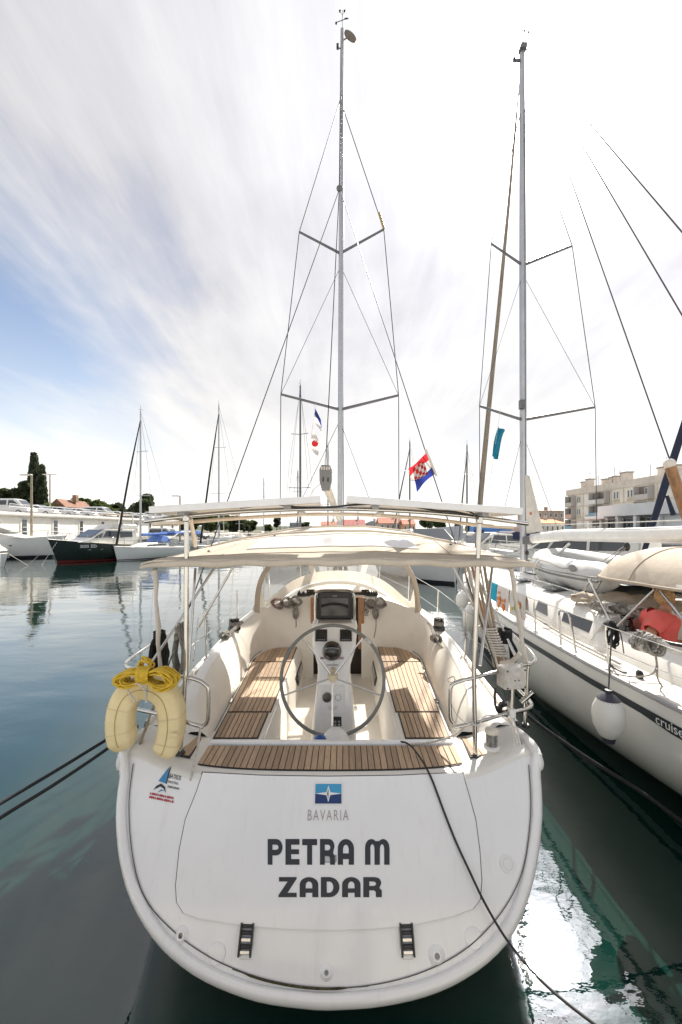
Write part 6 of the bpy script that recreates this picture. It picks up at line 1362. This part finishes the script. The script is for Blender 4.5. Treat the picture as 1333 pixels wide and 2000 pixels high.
def cabin(t_, prof, hw0, hw1, m, wins=(), wm=None, name='cabin'):
    z0, z1 = min(z for x, z in prof), max(z for x, z in prof); hy = lambda z: lerp(hw0, hw1, (z - z0) / (z1 - z0)); n_ = len(prof); mb = MB()
    A = [Vector((x, -hy(z), z)) for x, z in prof]; mb.add(A + [Vector((p.x, -p.y, p.z)) for p in A], [tuple(range(n_)), tuple(range(2 * n_ - 1, n_ - 1, -1))] + [((i + 1) % n_, i, n_ + i, n_ + (i + 1) % n_) for i in range(n_)])
    o = mb.build(name, m, t_, world=False, ang=25, bevel=.06)
    for q in wins:
        for s_ in (-1, 1): MB().prism([(x, s_ * (hy(z) + .015), z) for x, z in q], (0, -s_ * .02, 0)).build('side_window', wm or glassd, t_, world=False, ang=0)
    return o
def motor_yacht(lab, loc, rz, L_=11, Bm=3.6, fs=1.1, fb=1.9, m=gel, boot=None, fly=True, group='boats across the basin', canopy=None, reg=None):
    t_ = thing('motor_yacht', lab, 'motor boat', loc, rz, group); sh_ = ghull(t_, L_, Bm, fs, fb, m, boot); k = L_ / 11; z0 = fs + .1
    cabin(t_, [(-3.2 * k, z0), (-3.2 * k, z0 + 1.35), (.6 * k, z0 + 1.45), (2.0 * k, z0 + .75), (3.4 * k, z0 + .35)], Bm * .40, Bm * .33, gelw, [[(-2.6 * k, z0 + .75), (-2.6 * k, z0 + 1.25), (-1.1 * k, z0 + 1.28), (-1.1 * k, z0 + .72)], [(-.95 * k, z0 + .72), (-.95 * k, z0 + 1.28), (.4 * k, z0 + 1.32), (.9 * k, z0 + .75)], [(1.05 * k, z0 + .72), (.75 * k, z0 + 1.15), (1.35 * k, z0 + .98), (1.8 * k, z0 + .72)]])
    MB().prism([(2.0 * k, -Bm * .31, z0 + .80), (2.0 * k, Bm * .31, z0 + .80), (.7 * k, Bm * .29, z0 + 1.44), (.7 * k, -Bm * .29, z0 + 1.44)], (.02, 0, .02)).build('windscreen', glassd, t_, world=False, ang=0)
    if fly:
        cabin(t_, [(-3.4 * k, z0 + 1.45), (-3.3 * k, z0 + 1.9), (-.6 * k, z0 + 1.95), (.2 * k, z0 + 1.5)], Bm * .34, Bm * .31, gelw, name='flybridge'); MB().tube([(-2.9 * k, -Bm * .3, z0 + 1.8), (-2.9 * k, -Bm * .27, z0 + 2.8), (-2.9 * k, Bm * .27, z0 + 2.8), (-2.9 * k, Bm * .3, z0 + 1.8)], .05, 6).build('radar_arch', white, t_, world=False)
        MB().box((-1.6 * k, 0, z0 + 2.85), (2.6 * k, Bm * .6, .07)).build('hardtop', canopy or canvas, t_, world=False, bevel=.03)
    elif canopy: cabin(t_, [(-4.6 * k, z0 + .9), (-4.4 * k, z0 + 1.4), (-2.4 * k, z0 + 1.6), (-1.8 * k, z0 + 1.45), (-1.8 * k, z0 + 1.0)], Bm * .40, Bm * .30, canopy, name='canopy')
    grail(t_, sh_, .6, 5)
    for x in (-.5 * k, 1.3 * k, 2.6 * k):
        for s_ in (-1, 1): MB().ell((x, s_ * Bm * .475, fs * .85), (.16, .05, .07), 10, 6).build('porthole', glassd, t_, world=False)
    if reg: flat_text(reg, .34, 'registration', white, Matrix.Translation((L_ * .24, Bm * .452, fs + .12)) @ Matrix.Rotation(R(-15), 4, 'Z') @ Matrix.Rotation(R(180), 4, 'Z') @ Matrix.Rotation(R(90), 4, 'X'), t_, bold=.004).matrix_parent_inverse.identity()
    for s_ in (-1, 1): MB().tube([(L_ * .42, s_ * .25, fb), (L_ * .60, s_ * 1.0, 0)], .018, 5).build('mooring_line', ropew, t_, world=False)
    return t_
def sail_yacht(lab, loc, rz, L_=10.5, Bm=3.4, mast_h=14, rakex=0, mastm=alu, m=gel, jibm=None, cover=None, boot=None, spreads=2, group='boats across the basin', lean=0, cov2=None, mx=.4):
    t_ = thing('sailing_yacht', lab, 'sailing yacht', loc, rz, group); sh_ = ghull(t_, L_, Bm, 1.0, 1.3, m, boot, .06)
    cabin(t_, [(-1.6, 1.05), (-1.5, 1.55), (1.4, 1.50), (2.9, 1.15)], Bm * .30, Bm * .24, gelw, [[(-1.2, 1.22), (-1.1, 1.40), (1.0, 1.38), (1.3, 1.22)]])
    top = Vector((mx + rakex, lean, mast_h)); b = Vector((mx, 0, 1.4)); mo = MB().tube([b, b.lerp(top, .6), top], [.10, .09, .065], 10).build('mast', mastm, t_, world=False)
    wires = MB()
    for k in range(spreads):
        p = b.lerp(top, (k + 1) / (spreads + 1) + .03); w_ = .95 - .22 * k; MB().tube([p + Vector((-.2, -w_, .02)), p, p + Vector((-.2, w_, .02))], .028, 6).build('spreader', mastm, mo, world=False)
    for s_ in (-1, 1): MB().tube([top - Vector((0, 0, .4)), b.lerp(top, .5 if spreads > 1 else .55) + Vector((-.2, s_ * .9, 0)), (mx - .2, s_ * Bm * .46, 1.1)], .011, 5).build('shroud', wire, mo, world=False)
    MB().tube([top, (-L_ * .48, 0, 1.1)], .011, 5).build('backstay', wire, mo, world=False)
    if jibm: MB().tube([(L_ * .46, 0, 1.5), Vector((L_ * .46, 0, 1.5)).lerp(top, .5), top - Vector((0, 0, .8))], [.10, .085, .04], 8).build('furled_jib', jibm, mo, world=False)
    else: MB().tube([(L_ * .46, 0, 1.4), top], .011, 5).build('forestay', wire, mo, world=False)
    MB().tube([(mx - .1, 0, 2.3), (mx - 4.2, 0, 2.35)], .14, 8).build('boom', cover or canvasw, mo, world=False)
    MB().tube([top, top + Vector((0, 0, .5))], .012, 5).build('masthead_aerial', black, mo, world=False); MB().tube([top + Vector((-.25, 0, .12)), top + Vector((.2, 0, .12))], .015, 5).build('wind_vane', black, mo, world=False)
    if cov2: cabin(t_, [(-1.7, 1.5), (-1.6, 2.05), (-1.0, 2.2), (-.3, 1.6)], Bm * .30, Bm * .22, cov2, name='sprayhood'); cabin(t_, [(-4.4, 2.35), (-4.2, 2.55), (-2.4, 2.6), (-2.1, 2.4)], Bm * .34, Bm * .28, cov2, name='bimini')
    grail(t_, sh_, .55, 2); return t_
hullg = mat('hull_green', (.012, .022, .018), .2, coat=.5); navym = mat('canvas_blue', (.05, .13, .40), .8)
# west side, bows towards us and to the left
def on_water(px, Y): p = P(px, HY, Y); return (p.x, p.y, 0)
def span(bow, stern, L_=None):
    a, b = Vector(on_water(*bow)), Vector(on_water(*stern)); d = a - b; return tuple((a + b) / 2), math.atan2(d.y, d.x), d.length
c_, rz, L_ = span((94, 33.5), (285, 41)); motor_yacht('dark green motor yacht with a red waterline and cream cabin', c_, rz, L_, 3.9, 1.25, 2.0, hullg, (.02, .20, mat('boot_maroon', (.16, .025, .025), .5)), True, reg='3035 ZD', canopy=canvas)
c_, rz, L_ = span((97, 41), (-190, 38)); motor_yacht('large white motor yacht behind the dark green bow', c_, rz, 15, 4.4, 1.5, 2.2, gel, (.0, .25, letter), True, canopy=canvas)
c_, rz, L_ = span((17, 31), (-90, 33)); motor_yacht('small white boat at the left edge of the photo', c_, rz, L_, 2.2, .7, 1.0, gel, None, False)
c_, rz, L_ = span((222, 36), (352, 43.5)); sail_yacht('white sailing yacht with blue canvas moored beside the dark green hull', c_, rz, L_, 3.3, 14.0, 0, alu, gel, mat('jib_black', (.02, .02, .024), .8), navym, (.05, .12, letter), 2, cov2=navym, mx=1.1)
c_, rz, L_ = span((386, 38), (500, 50)); sail_yacht('white yacht whose pale mast stands behind the port panel', c_, rz, L_, 3.3, 15.4, .0, alu, gel, mat('jib_black', (.02, .02, .024), .8), canvasw, None, 2, mx=2.4)
c_, rz, L_ = span((300, 56), (390, 64)); motor_yacht('white motor boat behind the yacht with blue canvas', c_, rz, 9, 3.0, 1.0, 1.6, gel, None, False, canopy=navym)
for k, (px, py, Y, mm, lab) in enumerate(((594, 753, 34, alud, 'far yacht with a thick dark mast left of the boom end'), (645, 868, 60, alud, 'far yacht with a short mast just right of the boom end'), (519, 934, 70, alu, 'far yacht with a short mast behind the port panel'), (586, 920, 62, alud, 'far yacht with a stubby mast left of the boom end'),
        (806, 862, 46, alud, 'far yacht whose mast stands left of the chequered ensign'), (918, 869, 44, alud, 'far yacht whose mast stands left of the furled tan jib'), (440, 1000, 95, alu, 'distant yacht with a tiny mast before the wooded bank, nearest the arch post'), (470, 1004, 105, alu, 'distant yacht with a tiny mast before the wooded bank, farther right'), (702, 985, 90, alu, 'distant yacht with a pale mast before the red roof'), (778, 975, 80, alu, 'distant yacht with a pale mast before the terracotta house'))):
    top = P(px, py, Y); sail_yacht(lab, (top.x - .3, Y, 0), R((80, 100, 95, 70, 110, 85)[k % 6]), 9.5, 3.2, top.z, 0, mm, gel, jibm=alud if k in (4, 5) else None, spreads=2 if k < 6 else 1, group='masts beyond the canopy', mx=0)
# boats to the east
c_, rz, L_ = span((905, 20.5), (770, 27)); motor_yacht('white motor yacht whose bow shows under the canopy', c_, rz, L_, 3.6, 1.3, 1.75, gel, (.0, .14, letter), False)
c_, rz, L_ = span((1048, 18.5), (1235, 15.5)); motor_yacht('white motor cruiser with a black window band beyond the dinghy', (c_[0], c_[1], 0), rz, 8.5, 3.2, 1.2, 1.5, gel, None, False)
for k, (px, Y, m_, lab) in enumerate(((955, 30, mat('canvas_navy', (.015, .02, .06), .8), 'white motor boat with navy canopy right of the starboard arch post'), (985, 34, mat('canvas_navy', (.02, .02, .05), .8), 'motor boat with navy cover left of the neighbouring mast'), (1085, 26, black, 'motor boat with dark windscreen behind the neighbouring boom'), (1150, 32, canvas, 'motor boat with beige cover left of the terminal glazing'))):
    p = on_water(px, Y); motor_yacht(lab, p, R((200, 170, 150, 165)[k]), 8, 2.8, 1.0, 1.5, gel, None, False, 'boats along the east quay', m_)
# yacht farther to starboard with a dark furled sail
dk_t = thing('sailing_yacht', 'yacht to starboard with a dark navy furled sail on its forestay', 'sailing yacht', (13.9, 14.6, 0), R(178))
sh_ = ghull(dk_t, 8.5, 3.0, 1.0, 1.2, gel, None, .06); cabin(dk_t, [(-1.6, 1.05), (-1.5, 1.5), (1.4, 1.45), (2.5, 1.1)], .9, .7, gelw)
mo = MB().tube([(-.3, 0, 1.3), (-.3, 0, 13)], .09, 8).build('mast', alu, dk_t, world=False)
MB().tube([P(1256, 1085, 14.2), P(1300, 945, 14.2), P(1340, 820, 14.2), P(1440, 500, 14.3)], [.08, .125, .115, .07], 10).build('furled_sail', navy, dk_t); MB().tube([P(1303, 968, 14.1), P(1316, 1006, 14.1)], [.05, .08], 6).build('sail_tie', navy, dk_t)
